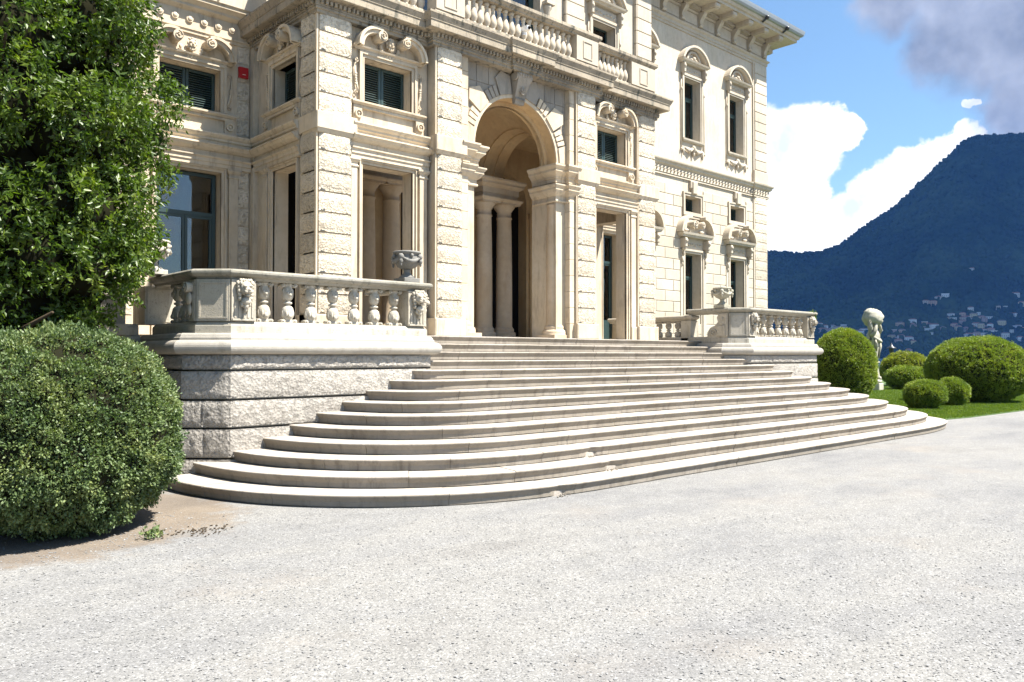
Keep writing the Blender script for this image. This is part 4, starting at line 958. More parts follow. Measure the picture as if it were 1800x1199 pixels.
for k in range(0, 14):
    z = (14-k)*RISE; P = resample(outline(k), .12); n = len(P)
    nr = []
    for i in range(n):
        t = (P[min(i+1, n-1)]-P[max(i-1, 0)]).normalized(); nr.append(Vector((t.y, -t.x)))
    core = [(p-q*.065) for p, q in zip(P, nr)]
    b = MB(); poly = [(p.x, p.y) for p in core]+[(core[-1].x if k >= 3 else 17.6, 12.6), (core[0].x if k >= 3 else 7.5, 12.6)]
    b.prism(poly, -.1 if k >= 9 else z-.7, z-.088); step = b.build('step', 'step', ST)
    sd = random.Random(100+k); i = 0; L_ = 0
    prof = [(-.52, 0), (-.03, 0), (-.012, -.002), (-.004, -.007), (.0, -.015), (.0, -.022), (-.008, -.036), (-.02, -.055), (-.031, -.072), (-.036, -.082), (-.037, -.134), (-.055, -.136), (-.055, -.16), (-.52, -.16)]
    while i < n-1:
        ln = max(4, int(sd.uniform(1.15, 2.2)/.12)); j = min(n-1, i+ln)
        if n-1-j < 5: j = n-1
        dz = sd.uniform(-.003, .003); do = sd.uniform(-.004, .004); b = MB(); v = []; kk = len(prof)
        for q in range(i, j+1):
            p = P[q]; e = 0
            t = (P[min(q+1, n-1)]-P[max(q-1, 0)]).normalized()
            if q == i: p = p+t*.0025
            if q == j: p = p-t*.0025
            chip = 0
            if k in chip_at:
                d = (p-Vector(chip_at[k])).length; chip = .065*max(0, 1-d/.15)
            wob = .003*mnoise.noise(Vector((p.x*1.5, p.y*1.5, k)))+.002*mnoise.noise(Vector((p.x*6, p.y*6, k)))
            for (o, h) in prof:
                oo = o+do+(wob if o > -.4 else 0)-(chip if o > -.06 else 0); hz = h+dz+wob-(chip*.35 if -.01 < h <= 0 and o > -.1 else 0)
                v.append((p.x+nr[q].x*oo, p.y+nr[q].y*oo, z+hz))
        f = [(q*kk+r, (q+1)*kk+r, (q+1)*kk+(r+1) % kk, q*kk+(r+1) % kk) for q in range(j-i) for r in range(kk)]
        f += [tuple(range(kk)), tuple((j-i)*kk+r for r in range(kk))[::-1]]
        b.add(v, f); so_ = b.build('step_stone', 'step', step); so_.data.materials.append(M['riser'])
        mi_ = [0 if (q % kk) < 3 else 1 for q in range((j-i)*kk)]+[1, 1]; so_.data.polygons.foreach_set('material_index', mi_)  # faces below the tread take the granite with shade in its colour
        i = j
b = MB(); b.box(7.5, 12.0, 1.5, 17.6, 15.3, 2.036); b.box(7.5, 11.9, 1.5, 17.3, 12.1, 2.034); b.build('landing', 'step', ST)
b = MB(); b.box(6.6, 11.98, 1.3, 7.6, 15.3, 2.035).box(15.9, 12.3, 1.3, 19, 15.3, 2.035); b.build('porch_floor', 'step', ST)
for k, (cx, cy) in chip_at.items():            # loose mortar and grit lying in the broken noses
    b = MB(); z = (14-k)*RISE
    for q in range(14):
        b.ball((cx+random.gauss(0, .06), cy+.02+random.gauss(0, .025), z-RISE+.006+abs(random.gauss(0, .01))), random.uniform(.005, .012), 6, 4, .3, q)
    tag(b.build('grit', 'riser'), 'small heap of pale grit in the broken nose of the %s step' % {11: 'third', 12: 'second', 13: 'lowest'}[k], kind='stuff')

# ================================================================== TERRACES
TP = [(0, 1.70)]+[(.045+.088*math.cos(a), 1.797+.094*math.sin(a)) for a in [-PI/2+PI*i/12 for i in range(13)]]+[(.045, 1.90), (.045, 1.925), (.035, 1.93), (.02, 1.965), (.0, 1.985), (-.4, 1.985), (-.4, 1.70)]
PL = [(-.30, 1.985), (.02, 1.985), (.02, 2.085), (.015, 2.09), (.015, 2.10), (-.01, 2.125), (-.03, 2.145), (-.30, 2.145)]
RL = [(-.31, 2.70), (-.02, 2.70), (-.01, 2.712), (.0, 2.73), (.045, 2.745), (.07, 2.765), (.085, 2.785), (.085, 2.81), (.07, 2.828), (.05, 2.836), (-.30, 2.836)]
def sub(P, t0, t1): return [P[0].lerp(P[1], t0), P[0].lerp(P[1], t1)]
def baluster_parts():
    """carved double baluster: vase with volutes above, ring, acanthus bulb below; 0.56 high"""
    b = MB(); b.lathe([(.055, 0), (.055, .03), (.05, .035), (.06, .06), (.072, .11), (.075, .17), (.066, .215), (.045, .24), (.03, .25), (.03, .262), (.052, .27), (.056, .283), (.052, .297), (.032, .305), (.03, .315),
                       (.05, .33), (.066, .365), (.07, .41), (.062, .46), (.052, .50), (.05, .53), (.06, .54), (.06, .56), (0, .56)], (0, 0, 0), 14)
    for a in range(8):
        t = a*PI/4+.2
        b.ball((.066*math.cos(t), .066*math.sin(t), .13), (.017, .017, .055), 6, 5); b.ball((.058*math.cos(t), .058*math.sin(t), .44), (.016, .016, .05), 6, 5)
    body = b.mesh('baluster')
    v = MB()
    for s in (-1, 1):
        for (z, r) in ((.53, .028), (.028, .026)):
            v.prism_y([(s*.078+r*math.cos(2*PI*i/12), z+r*math.sin(2*PI*i/12)) for i in range(12)], -.055, .055); v.ball((s*.078, -.058, z), r*.55, 8, 5)
            v.box(min(s*.03, s*.078), -.045, z-.012 if z > .3 else z-.02, max(s*.03, s*.078), .045, z+.012)
    for q in (-1, 1): v.ball((q*.025, -.07, .42), (.018, .012, .03), 6, 5)
    v.ball((0, -.078, .10), (.03, .02, .04), 8, 6, .2, 1); v.ball((0, -.072, .40), (.022, .02, .03), 8, 6, .2, 1)
    return body, v.mesh('baluster_volutes')
BB, BV = baluster_parts()
for me_ in (BB, BV):
    for v_ in me_.vertices: v_.co.x *= 1.16; v_.co.y *= 1.1
BB.materials.append(M['bal']); BV.materials.append(M['bal'])
def lion(par, x, y, z, rz, s=.115):
    """carved lion mask on a fluted tapering console"""
    b = MB()
    b.ball((0, -.09, .02), (.085, .07, .10), 12, 9, .1, 2); b.ball((0, -.16, -.015), (.05, .05, .045), 10, 7); b.ball((0, -.20, 0), (.022, .018, .016), 7, 5)
    for q in (-1, 1):
        b.ball((q*.032, -.165, -.03), (.03, .035, .026), 8, 6); b.ball((q*.04, -.15, .05), (.03, .022, .018), 8, 5); b.ball((q*.038, -.15, .03), (.014, .012, .01), 7, 5)
        b.ball((q*.075, -.10, .09), (.022, .02, .03), 7, 5)
        for k in range(5): b.ball((q*(.10-.006*k), -.06, .09-.05*k), (.028, .035, .036), 7, 5, .3, k)
    for k in range(5): b.ball(((k-2)*.035, -.075, .125), (.024, .03, .03), 7, 5, .3, k)
    b.ball((0, -.15, -.075), (.035, .03, .02), 8, 5)
    b.ball((0, -.09, -.15), (.07, .05, .06), 10, 6, .3, 6); b.ball((0, -.08, -.21), (.045, .04, .05), 9, 6, .3, 7); b.ball((0, -.07, -.26), (.025, .03, .04), 8, 6, .2, 8)
    for q in (-1, 1): b.ball((q*.05, -.075, -.19), (.025, .03, .04), 7, 5, .3, 9)
    return b.build('lion_mask', 'bal', par, (x, y, z), rz)
def pedestal(par, cx, cy, rz, w=.34, dep=.36, mask=True, flutes=True, name='pedestal'):
    b = MB(); h = w/2; b.box(-h, -.02, 2.146, h, dep, 2.70)
    if flutes:
        for q in range(5): x = -h+.05+q*(w-.1)/4; b.box(x-.014, -.032, 2.19, x+.014, -.02, 2.40)
        b.box(-h+.01, -.035, 2.155, h-.01, -.02, 2.18)
    else:
        b.box(-h+.03, -.03, 2.18, h-.03, -.018, 2.20).box(-h+.03, -.03, 2.645, h-.03, -.018, 2.665).box(-h+.03, -.03, 2.2, -h+.05, -.018, 2.645).box(h-.05, -.03, 2.2, h-.03, -.018, 2.645)
    p = b.build(name, 'bal', par, (cx, cy, 0), rz)
    if mask: lion(p, 0, 0.0, 2.56, 0, .1)
    return p
def urn(loc, label, mt='urn', s=1.0):
    U = empty('urn', loc); tag(U, label, 'urn', 'carved stone urns on the balustrade pedestals')
    b = MB(); b.cbox(-.15, -.15, 0, .15, .15, .07, .008); b.lathe([(.13, .07), (.13, .085), (.10, .11), (.06, .15), (.048, .18), (.06, .195), (.06, .205), (.05, .21)], (0, 0, 0), 20, flute=None); b.build('foot', mt, U)
    fl = lambda a, z: .035*math.cos(a*16) if z < .30 else 0
    b = MB(); b.lathe([(.05, .21), (.09, .225), (.15, .255), (.185, .30), (.20, .35), (.195, .40), (.185, .425), (.19, .44), (.215, .455), (.225, .47), (.225, .485), (.21, .495), (.19, .49), (.18, .44), (0, .42)], (0, 0, 0), 48, flute=fl); bowl = b.build('bowl', mt, U)
    b = MB()
    for k in range(4):
        a = k*PI/2+.55; cx, cy = math.cos(a), math.sin(a)
        b.ball((cx*.225, cy*.225, .40), (.045, .045, .05), 9, 6, .25, k); b.ball((cx*.235, cy*.235, .33), (.035, .035, .045), 8, 6, .25, k); b.ball((cx*.235, cy*.235, .28), (.02, .02, .035), 7, 5)
        pts = []
        for q in range(9):
            t = a+PI/2*q/8; d = math.sin(PI*q/8); pts.append((.212*math.cos(t), .212*math.sin(t), .40-.075*d))
        b.tube(pts, [.014+.02*math.sin(PI*q/8) for q in range(9)], 7)
        for q in range(1, 8): p = pts[q]; b.ball((p[0]*1.04, p[1]*1.04, p[2]+.0), .021, 7, 5, .3, q)
        t = a+PI/4; b.ball((.21*math.cos(t), .21*math.sin(t), .42), (.03, .03, .03), 8, 6, .2, 2)
    b.build('garland', mt, bowl)
    return U

def terrace(front, chamfer_side, label, blabel, x_in, nbal):
    """front = (xl, xr) at y 10.35, corner cut at 45 degrees on the given side"""
    xl, xr = front; Y0 = 10.35; c = .46
    T = thing('terrace', ((xl+xr)/2, 11.5, 0), label=label, cat='terrace')
    if chamfer_side < 0 and x_in is None:      # left terrace: chamfer at its outer left corner
        path = [(xl-c, 12.35), (xl-c, Y0+c), (xl, Y0), (xr, Y0), (xr, 11.7)]
    else:
        path = [(xl-c, 11.9), (xl-c, Y0+c), (xl, Y0), (xr, Y0), (xr, 12.6)]
    b = MB(); b.sweep(path, TP, smooth=False); b.build('torus_moulding', 'torus', T)
    back = 14.55
    q = .12; inner = [(xl-c+q, back), (xl-c+q, Y0+c+q*.6), (xl+q*.4, Y0+q), (xr-q, Y0+q), (xr-q, back)]
    b = MB(); b.prism(inner, -.1, 1.97); b.build('terrace_core', 'plinth', T)
    # coursed rock-faced plinth, slightly battered
    for (z0, z1) in ((1.49, 1.70), (1.10, 1.485), (.725, 1.095), (.33, .72), (-.05, .325)):
        bat = (1.7-z0)*.03
        segs = list(zip(path[:-1], path[1:]))
        b = MB(); P2 = [(x, y) for x, y in path]
        pr = [(-.10, z0), (bat-.02, z0+.0), (bat-.02, z0+.025), (bat-.02, z1), (-.1, z1)]
        b.sweep(P2, [(-.1, z0+.012), (bat-.015, z0+.012), (bat-.015, z1-.010), (-.1, z1-.010)]); course = b.build('plinth_course', 'torus', T)
        for (p, q2) in segs:
            p = Vector(p); q2 = Vector(q2); L_ = (q2-p).length; t = (q2-p)/L_; nv = Vector((t.y, -t.x)); rz = math.atan2(t.y, t.x)
            if L_ > 4 or L_ < .8: cuts = [0, L_]
            else: cuts = [0, L_]
            m = max(1, round(L_/1.05)); off = random.uniform(-.15, .15); cuts = [0]+[L_*(i+off)/m for i in range(1, m)]+[L_]
            if L_ < .8 and z0 in (.725,): cuts = [0, L_*.42, L_]
            if L_ < .8 and z0 == .33: cuts = [0, L_*.48, L_]
            for a, d in zip(cuts[:-1], cuts[1:]):
                SI[0] += 1; e0 = bat*.4 if a == 0 else .003; e1 = bat*.4 if d == L_ else .003
                o = p+t*(a-e0+.002)+nv*(bat-.02)
                place('rough_stone', BIGROCK[SI[0] % 6] if d-a > .75 else NARROW[SI[0] % 4], None, course, (o.x, o.y, z0+.022), rz, (d-a+e0+e1-.004, .042, z1-z0-.03))
    # balustrade: separate thing standing on the terrace
    B = thing('balustrade', ((xl+xr)/2, Y0, 1.985), label=blabel, cat='balustrade')
    pb_ = [(x, y) for x, y in path]; o_ = .06
    def inset(P2, d):
        out = []
        P2 = [Vector(p) for p in P2]
        for i, p in enumerate(P2):
            a = (P2[i]-P2[i-1]).normalized() if i else (P2[1]-P2[0]).normalized(); bb = (P2[i+1]-P2[i]).normalized() if i < len(P2)-1 else a
            na = Vector((a.y, -a.x)); nb = Vector((bb.y, -bb.x)); m = (na+nb).normalized(); out.append(tuple(p-m*d/max(.3, m.dot(na))))
        return out
    pi_ = inset(pb_, o_); pi_[1] = (pi_[2][0]-.33, pi_[2][1]+.33); pi_[0] = (pi_[1][0], pi_[0][1])
    b = MB(); b.sweep(pi_, PL); b.build('base_course', 'bal', B)
    b = MB(); b.sweep(pi_, RL); b.build('rail', 'rail', B)
    # plates under pedestals (base projects slightly)
    A = Vector(pi_[2]); C_ = Vector(pi_[3])
    pedestal(B, A.x+.17, A.y+.0, 0); pedestal(B, C_.x-.17, C_.y, 0)
    # chamfer pedestal panel
    K = Vector(pi_[1]); mid = (K+A)/2; d = (A-K).normalized()
    pedestal(B, mid.x, mid.y, math.atan2(d.y, d.x), (A-K).length-.02, .3, False, False, 'corner_panel')
    # small lion/volute on the end faces
    pedestal(B, C_.x, C_.y+.18, PI/2, .34, .3, True, True)
    pd_ = pedestal(B, K.x, K.y+.12, -PI/2, .2, .28, False, False)
    if chamfer_side < 0:
        vb = MB(); scroll(vb, .0, 2.60, .07, -.02, .09); vb.ball((0, -.05, 2.45), (.06, .04, .09), 8, 6, .2, 3); vb.ball((0, -.04, 2.30), (.045, .03, .08), 8, 6, .2, 4); vb.build('side_volute', 'bal', pd_, (0, 0, 0))
    for i in range(nbal):
        x = A.x+.34+(C_.x-A.x-.68)*(i+.5)/nbal
        o = place('baluster', BB, None, B, (x, A.y+.13, 2.142)); place('volutes', BV, None, o)
    return T, B, pi_
TL, BL, pL = terrace((4.50, 7.78), -1, 'grey rock faced stone terrace left of the steps, with a thick rounded moulding', 'weathered balustrade on the terrace left of the steps, with lion masks and carved balusters', None, 7)
TR, BR_, pR = terrace((17.30, 20.62), 1, 'pale rock faced stone terrace right of the steps, in full sun', 'sunlit balustrade on the terrace right of the steps, with carved balusters and a green tuft', 1, 7)
# balusters on the receding flanks
for i in range(3):
    o = place('baluster', BB, None, BL, (pL[1][0]+.13, pL[1][1]+.42+i*.29, 2.142), -PI/2); place('volutes', BV, None, o)
pedestal(BL, pL[0][0]+.1, pL[0][1]-.05, 0, .5, .5, False, False); 
for i in range(4):
    o = place('baluster', BB, None, BR_, (pR[3][0]-.13, pR[3][1]+.6+i*.33, 2.142), PI/2); place('volutes', BV, None, o)
# balustrade running on to the left behind the tree
B3 = thing('balustrade', (2.4, 12.4, 0), label='shaded balustrade running left from the terrace behind the tree leaves', cat='balustrade')
pth = [(-2, 12.36), (3.98, 12.36)]
b = MB(); b.sweep(pth, PL); b.build('base_course', 'bal', B3); b = MB(); b.sweep(pth, RL); b.build('rail', 'rail', B3)
for i in range(15):
    o = place('baluster', BB, None, B3, (3.15-.36*i, 12.49, 2.142)); place('volutes', BV, None, o)
b = MB(); b.box(-2, 12.36, 0, 4.0, 14.5, 1.985); b.sweep([(-2, 12.36), (4.0, 12.36)], TP); b.build('terrace_wall', 'torus', B3)
pedestal(B3, 3.60, 12.40, 0, .42, .3, False, False); b = MB(); b.box(3.36, 12.30, 1.98, 3.84, 12.7, 2.14); b.build('pedestal_base', 'bal', B3)
# short balustrade between the porch and the right terrace
B4 = thing('balustrade', (17.1, 12.6, 2.04), label='low shaded balustrade between the porch pier and the right terrace urn', cat='balustrade')
def shift(pf, dz): return [(o, z+dz) for o, z in pf]
pth = [(17.02, 14.5), (17.02, 11.85), (17.3, 11.85)]
b = MB(); b.sweep(pth, [(-.3, 2.04), (.02, 2.04), (.02, 2.12), (-.01, 2.15), (-.3, 2.15)]); b.build('base_course', 'bal', B4)
b = MB(); b.sweep(pth, shift(RL, -.145)); b.build('rail', 'bal', B4)
b = MB(); b.box(17.0, 11.83, 2.04, 17.34, 12.12, 2.56); b.build('pedestal', 'bal', B4)
for i in range(7):
    o = place('baluster', BB, None, B4, (17.15, 12.32+i*.29, 2.10), -PI/2, (1, 1, .81)); place('volutes', BV, None, o)
# scroll buttress on the inner face of each terrace end
for (x, rz, par, dz) in ((pR[1][0], -PI/2, BR_, 0),):
    b = MB(); pf = [(-.55, 2.06), (-.05, 2.06), (-.05, 2.70), (-.28, 2.70), (-.33, 2.6), (-.30, 2.5), (-.38, 2.42), (-.52, 2.36), (-.60, 2.25), (-.60, 2.12)]
    b.prism_y(pf, 0, .25); b.spiral((-.43, 2.24), .09, .016, 1.6, 1, 0, .03); b.spiral((-.16, 2.58), .07, .014, 1.4, -1, 0, .03); b.box(-.3, -.045, 2.16, -.08, 0, 2.40)
    for q in range(5): b.ball((-.2+.03*q, -.02, 2.42+.02*math.sin(q*2)), (.025, .02, .03), 7, 5, .2, q)
    b.build('scroll_buttress', 'bal', par, (x, pR[1][1], 0), rz)
    b = MB(); b.box(x+.012, 11.2, 1.98, x+.3, 11.83, 2.135); b.build('base_block', 'bal', par)
urn((7.46, 10.55, 2.838), 'dark lichened urn with garlands on the left terrace, beside the top of the steps')
urn((17.05, 10.95, 2.838), 'pale carved urn on the right terrace corner, nearest the steps', 'statue')
urn((4.05, 11.95, 2.838), 'sunlit carved urn half hidden by the tree leaves at the left', 'bal')

# ================================================================== BALCONY BALUSTRADE
BC = thing('balustrade', (11.35, 12.0, 7.97), label='long balcony balustrade of turned balusters above the porch cornice', cat='balustrade')
bp = [(6.80, 14.5), (6.80, YP-.02), (9.02, YP-.02), (9.02, YC-.05), (13.60, YC-.05), (13.60, YP-.02), (15.92, YP-.02), (15.92, 14.5)]
b = MB(); b.sweep(bp, [(-.28, 7.96), (.03, 7.96), (.03, 8.05), (.0, 8.08), (-.01, 8.13), (-.28, 8.13)]); b.build('base_course', 'cornice', BC)
b = MB(); b.sweep(bp, [(-.28, 8.66), (-.01, 8.66), (.0, 8.69), (.03, 8.71), (.05, 8.74), (.05, 8.80), (.02, 8.82), (-.26, 8.82)]); b.build('rail', 'cornice', BC)
b = MB(); b.lathe([(.062, 0), (.062, .04), (.045, .05), (.05, .07), (.078, .12), (.086, .17), (.075, .24), (.05, .31), (.034, .37), (.03, .41), (.036, .42), (.044, .44), (.036, .455), (.045, .47), (.06, .485), (.06, .53), (0, .53)], (0, 0, 0), 12)
tb = b.mesh('baluster'); tb.materials.append(M['white'])
def row(x0, x1, y, n):
    for i in range(n): place('turned_baluster', tb, None, BC, (x0+(x1-x0)*(i+.5)/n, y+.14, 8.13))
PD = [(6.82, 7.45, YP-.02), (9.04, 9.72, YC-.05), (12.86, 13.56, YC-.05), (15.0, 15.9, YP-.02)]
for (a, c, y) in PD:
    b = MB(); b.box(a, y-.01, 8.13, c, y+.28, 8.66); m = (a+c)/2
    frame_boxes(b, m-.13, m+.13, 8.22, 8.56, .02, y-.025, y-.008); b.build('pedestal', 'white', BC)
row(7.47, 9.02, YP-.02, 9); row(9.8, 12.82, YC-.05, 18); row(13.62, 14.98, YP-.02, 9)
for i in range(9): place('turned_baluster', tb, None, BC, (15.78, 12.4+.22*i, 8.13)); place('turned_baluster', tb, None, BC, (6.94, 12.4+.22*i, 8.13))
# security camera on the balcony
CM = empty('security_camera', (11.35, 11.93, 8.36)); tag(CM, 'small white security camera fixed between the balcony balusters', 'camera')
b = MB(); b.box(-.03, -.02, -.1, .03, .1, -.03); b.build('bracket', 'camera', CM); b = MB(); b.cbox(-.05, -.14, -.03, .05, .12, .06, .015); b.build('housing', 'camera', CM); b = MB(); b.ball((0, -.14, .01), .035, 10, 7); b.build('lens', 'black', CM)

# ================================================================== STATUE (herm)
def herm():
    S = empty('statue', (38.75, 16.62, 0), R(8)); tag(S, 'weathered stone herm carrying a round basket, standing on the lawn between the clipped shrubs', 'statue')
    sc = .86
    b = MB(); b.cbox(-.42, -.42, 0, .42, .42, .42, .03); b.ball((0, -.30, .52), (.38, .12, .12), 12, 6); b.box(-.30, -.30, .42, .30, .3, .62)
    b.add([(-.28, -.28, .62), (.28, -.28, .62), (.28, .28, .62), (-.28, .28, .62), (-.19, -.19, 1.45), (.19, -.19, 1.45), (.19, .19, 1.45), (-.19, .19, 1.45)], [(0, 1, 5, 4), (1, 2, 6, 5), (2, 3, 7, 6), (3, 0, 4, 7)])
    b.sweep(rect(-.19, -.19, .19, .19), [(-.1, 1.45), (.02, 1.45), (.03, 1.5), (.08, 1.56), (.08, 1.62), (-.1, 1.66)], closed=True); b.ball((0, -.32, .70), (.12, .1, .12), 9, 6); b.build('pedestal', 'statue', S, (0, 0, 0)).scale = (sc, sc, sc)
    b = MB(); n = 18; rings = []
    for (z, rx, ry, ox) in ((1.62, .17, .17, 0), (1.8, .17, .16, 0), (2.1, .21, .19, 0), (2.4, .25, .22, .0), (2.62, .28, .24, .0), (2.8, .34, .26, 0), (3.0, .37, .27, 0), (3.15, .33, .25, 0), (3.3, .2, .2, 0), (3.42, .12, .13, 0)):
        rings.append([(ox+rx*math.cos(2*PI*i/n)*(1+.06*math.sin(5*2*PI*i/n+z*3)), ry*math.sin(2*PI*i/n)*(1+.06*math.cos(4*2*PI*i/n+z*2)), z) for i in range(n)])
    v = [p for r_ in rings for p in r_]; b.add(v, [(i*n+j, i*n+(j+1) % n, (i+1)*n+(j+1) % n, (i+1)*n+j) for i in range(len(rings)-1) for j in range(n)], True)
    for s in (-1, 1):      # arms raised to steady the load
        b.tube([(s*.33, 0, 3.05), (s*.43, -.12, 3.12), (s*.42, -.22, 3.35), (s*.30, -.2, 3.62), (s*.2, -.18, 3.75)], [.12, .10, .085, .07, .06], 9)
    b.ball((0, -.02, 3.55), (.17, .19, .22), 14, 10, .05, 2); b.ball((0, -.21, 3.53), (.035, .05, .06), 7, 5)
    for s in (-1, 1): b.ball((s*.06, -.17, 3.59), (.04, .03, .02), 7, 5); b.ball((s*.17, 0, 3.52), (.03, .05, .06), 7, 5)
    b.build('body', 'statue', S).scale = (sc*1.22, sc*1.22, sc)
    b = MB(); b.tube([(-.34, -.15, 2.95), (-.15, -.27, 2.78), (.1, -.28, 2.72), (.3, -.2, 2.85)], [.06, .09, .09, .06], 8)
    for (x, z0, z1) in ((.25, 2.8, 2.0), (.30, 2.8, 2.15), (-.28, 2.85, 2.2), (.17, 2.75, 1.8)):
        b.tube([(x, -.18, z0), (x*1.05, -.22, (z0+z1)/2), (x*.85, -.2, z1)], [.06, .07, .03], 7)
    b.tube([(.35, -.1, 2.95), (.42, -.05, 2.6), (.36, -.02, 2.3)], [.08, .09, .05], 8)
    b.build('drapery', 'statue', S).scale = (sc*1.22, sc*1.22, sc)
    b = MB(); b.ball((-.02, 0, 4.02), (.47, .44, .50), 26, 18, .16, 4, 4); b.ball((-.02, .05, 4.3), (.36, .34, .26), 20, 10, .25, 5, 6); b.tube([(-.40, 0, 4.0), (-.45, 0, 3.5), (-.38, 0, 3.1), (-.40, 0, 2.8)], [.1, .13, .1, .06], 8)
    b.build('basket', 'statue', S).scale = (sc*1.22, sc*1.22, sc)
herm()

# ================================================================== FOLIAGE
def leaf_mesh(name, P, Nn, size, mat, fold=.25, asp=.5, up=.3, spread=.7, bend=0):
    """one small folded leaf at every point P, pointing roughly along its normal Nn"""
    n = len(P); rnd = RNG.normal(size=(n, 3)); d = Nn+spread*rnd; d[:, 2] += up; d /= np.linalg.norm(d, axis=1)[:, None]
    r2 = RNG.normal(size=(n, 3)); s = np.cross(d, r2); s /= np.linalg.norm(s, axis=1)[:, None]; w = np.cross(s, d)
    L_ = (size*RNG.uniform(.65, 1.35, n))[:, None]; h = L_*asp*.5
    a = P; m = P+d*L_*.5; t = P+d*L_-w*L_*bend
    l = m+s*h+w*h*fold; r = m-s*h+w*h*fold
    if bend: m = m+w*L_*.02
    V_ = np.stack([a, l, t, r], 1).reshape(-1, 3)
    F = np.arange(n)[:, None]*4+np.array([[0, 1, 2], [0, 2, 3]]).reshape(1, 6); F = F.reshape(-1, 3)
    me = bpy.data.meshes.new(name); me.vertices.add(len(V_)); me.vertices.foreach_set('co', V_.ravel().astype(np.float32))
    me.loops.add(F.size); me.loops.foreach_set('vertex_index', F.ravel().astype(np.int32)); me.polygons.add(len(F))
    me.polygons.foreach_set('loop_start', np.arange(0, F.size, 3, dtype=np.int32)); me.update(calc_edges=True); me.materials.append(M[mat]); return me
def np_noise(p, sc, seed):
    return np.array([mnoise.noise(Vector((x*sc+seed, y*sc-seed, z*sc+2*seed))) for x, y, z in p])
def shrub(loc, rx, ry, h, label, mat, n, leaf, zbase=.0, squash=2.2, seed=1, rough=.05, mott=0):
    S = empty('clipped_shrub', loc); tag(S, label, 'shrub')
    m = int(n/5)
    # dome: superellipse profile that tucks in at the foot
    u = RNG.uniform(-.97, 1, m); a = RNG.uniform(0, 2*PI, m)
    z = np.sign(u)*np.abs(u)**.9; rr = np.maximum(0, 1-np.abs(z)**squash)**(1/squash)
    cz = h*.46
    hz = np.where(z > 0, h-cz, cz*.98)
    D = np.stack([rr*np.cos(a)*rx, rr*np.sin(a)*ry, z*hz], 1)
    Nn = np.stack([D[:, 0]/rx**2, D[:, 1]/ry**2, D[:, 2]/hz**2], 1); Nn /= np.linalg.norm(Nn, axis=1)[:, None]
    k = np_noise(D, 1.6, seed)*rough*2.2+np_noise(D, 5, seed+3)*rough*1.6+np_noise(D, 13, seed+5)*rough*1.3
    base = D+Nn*(k-.03)[:, None]*1.0; base[:, 2] += cz
    P = np.repeat(base, 5, 0); NN = np.repeat(Nn, 5, 0)
    P = P+RNG.normal(size=P.shape)*leaf*.55-NN*np.abs(RNG.normal(size=len(P)))[:, None]*leaf*.8
    P[:, 2] = np.maximum(P[:, 2], .01)
    o = place('foliage', leaf_mesh('foliage', P, NN, leaf, mat, .3, .55, .15, .75), None, S)
    b = MB(); seg, ring = 40, 22; v = []
    for i in range(ring+1):
        th = PI*i/ring; zc = math.cos(th); q = max(0, 1-abs(zc)**squash)**(1/squash); hh = (h-cz) if zc > 0 else cz
        for j in range(seg):
            t = 2*PI*j/seg; p = Vector((q*math.cos(t)*rx, q*math.sin(t)*ry, zc*hh)); nn = p.normalized()
            kk = mnoise.noise(p*1.6+Vector((seed, -seed, 2*seed)))*rough*2.2
            p = p*(1-.075/max(.3, p.length)) + nn*kk*.9
            v.append((p.x, p.y, max(0, p.z+cz)))
    b.add(v, [(i*seg+j, (i+1)*seg+j, (i+1)*seg+(j+1) % seg, i*seg+(j+1) % seg) for i in range(ring) for j in range(seg)], True); b.build('twig_mass', 'twig', S)
    b = MB()
    for q in range(6):
        t = q*1.05+seed; b.tube([(rx*.35*math.cos(t), ry*.35*math.sin(t), -.05), (rx*.5*math.cos(t+.2), ry*.5*math.sin(t+.2), h*.25), (rx*.6*math.cos(t), ry*.6*math.sin(t), h*.5)], [.03, .02, .012], 6)
    b.build('stem', 'bark', S)
    return S
def from_px(px, depth):      # world x,y at a forward distance, for a bearing (used once to lay the garden out)
    x = (px-900)/FPX; dx, dy = math.sin(yaw), math.cos(yaw); return ((dx+dy*x)*depth, (dy-dx*x)*depth)
shrub((2.0, 8.85, 0), 1.19, 1.19, 1.95, 'large clipped box shrub in the left foreground with brown bare twigs near its foot', 'boxleaf', 190000, .030, squash=2.5, seed=1, rough=.06)
shrub((27.0, 12.6, 0), 1.08, 1.08, 2.62, 'tall rounded clipped shrub just right of the stair terrace', 'boxbright', 90000, .038, squash=2.15, seed=2, rough=.032)
shrub((32.0, 9.95, 0), 1.88, 1.75, 2.36, 'widest clipped shrub at the right edge, yellow tinged on top', 'boxbright', 110000, .042, squash=2.1, seed=3, rough=.04)
shrub((26.55, 9.79, 0), .62, .62, .97, 'small ball shrub nearest the end of the steps', 'boxbright', 36000, .03, seed=4, rough=.03, squash=2.0)
shrub((28.85, 9.80, 0), .56, .56, .98, 'small ball shrub touching the widest shrub at the right', 'boxbright', 32000, .03, seed=5, rough=.03, squash=2.0)
shrub((40.8, 15.85, 0), .98, .98, 1.16, 'low flat ball shrub in deep shade behind the statue', 'boxbright', 24000, .055, seed=6)
shrub((46.1, 18.0, 0), 1.32, 1.3, 1.84, 'yellow green clipped mound behind the low shrub, under the lamp', 'boxyellow', 30000, .06, seed=7)

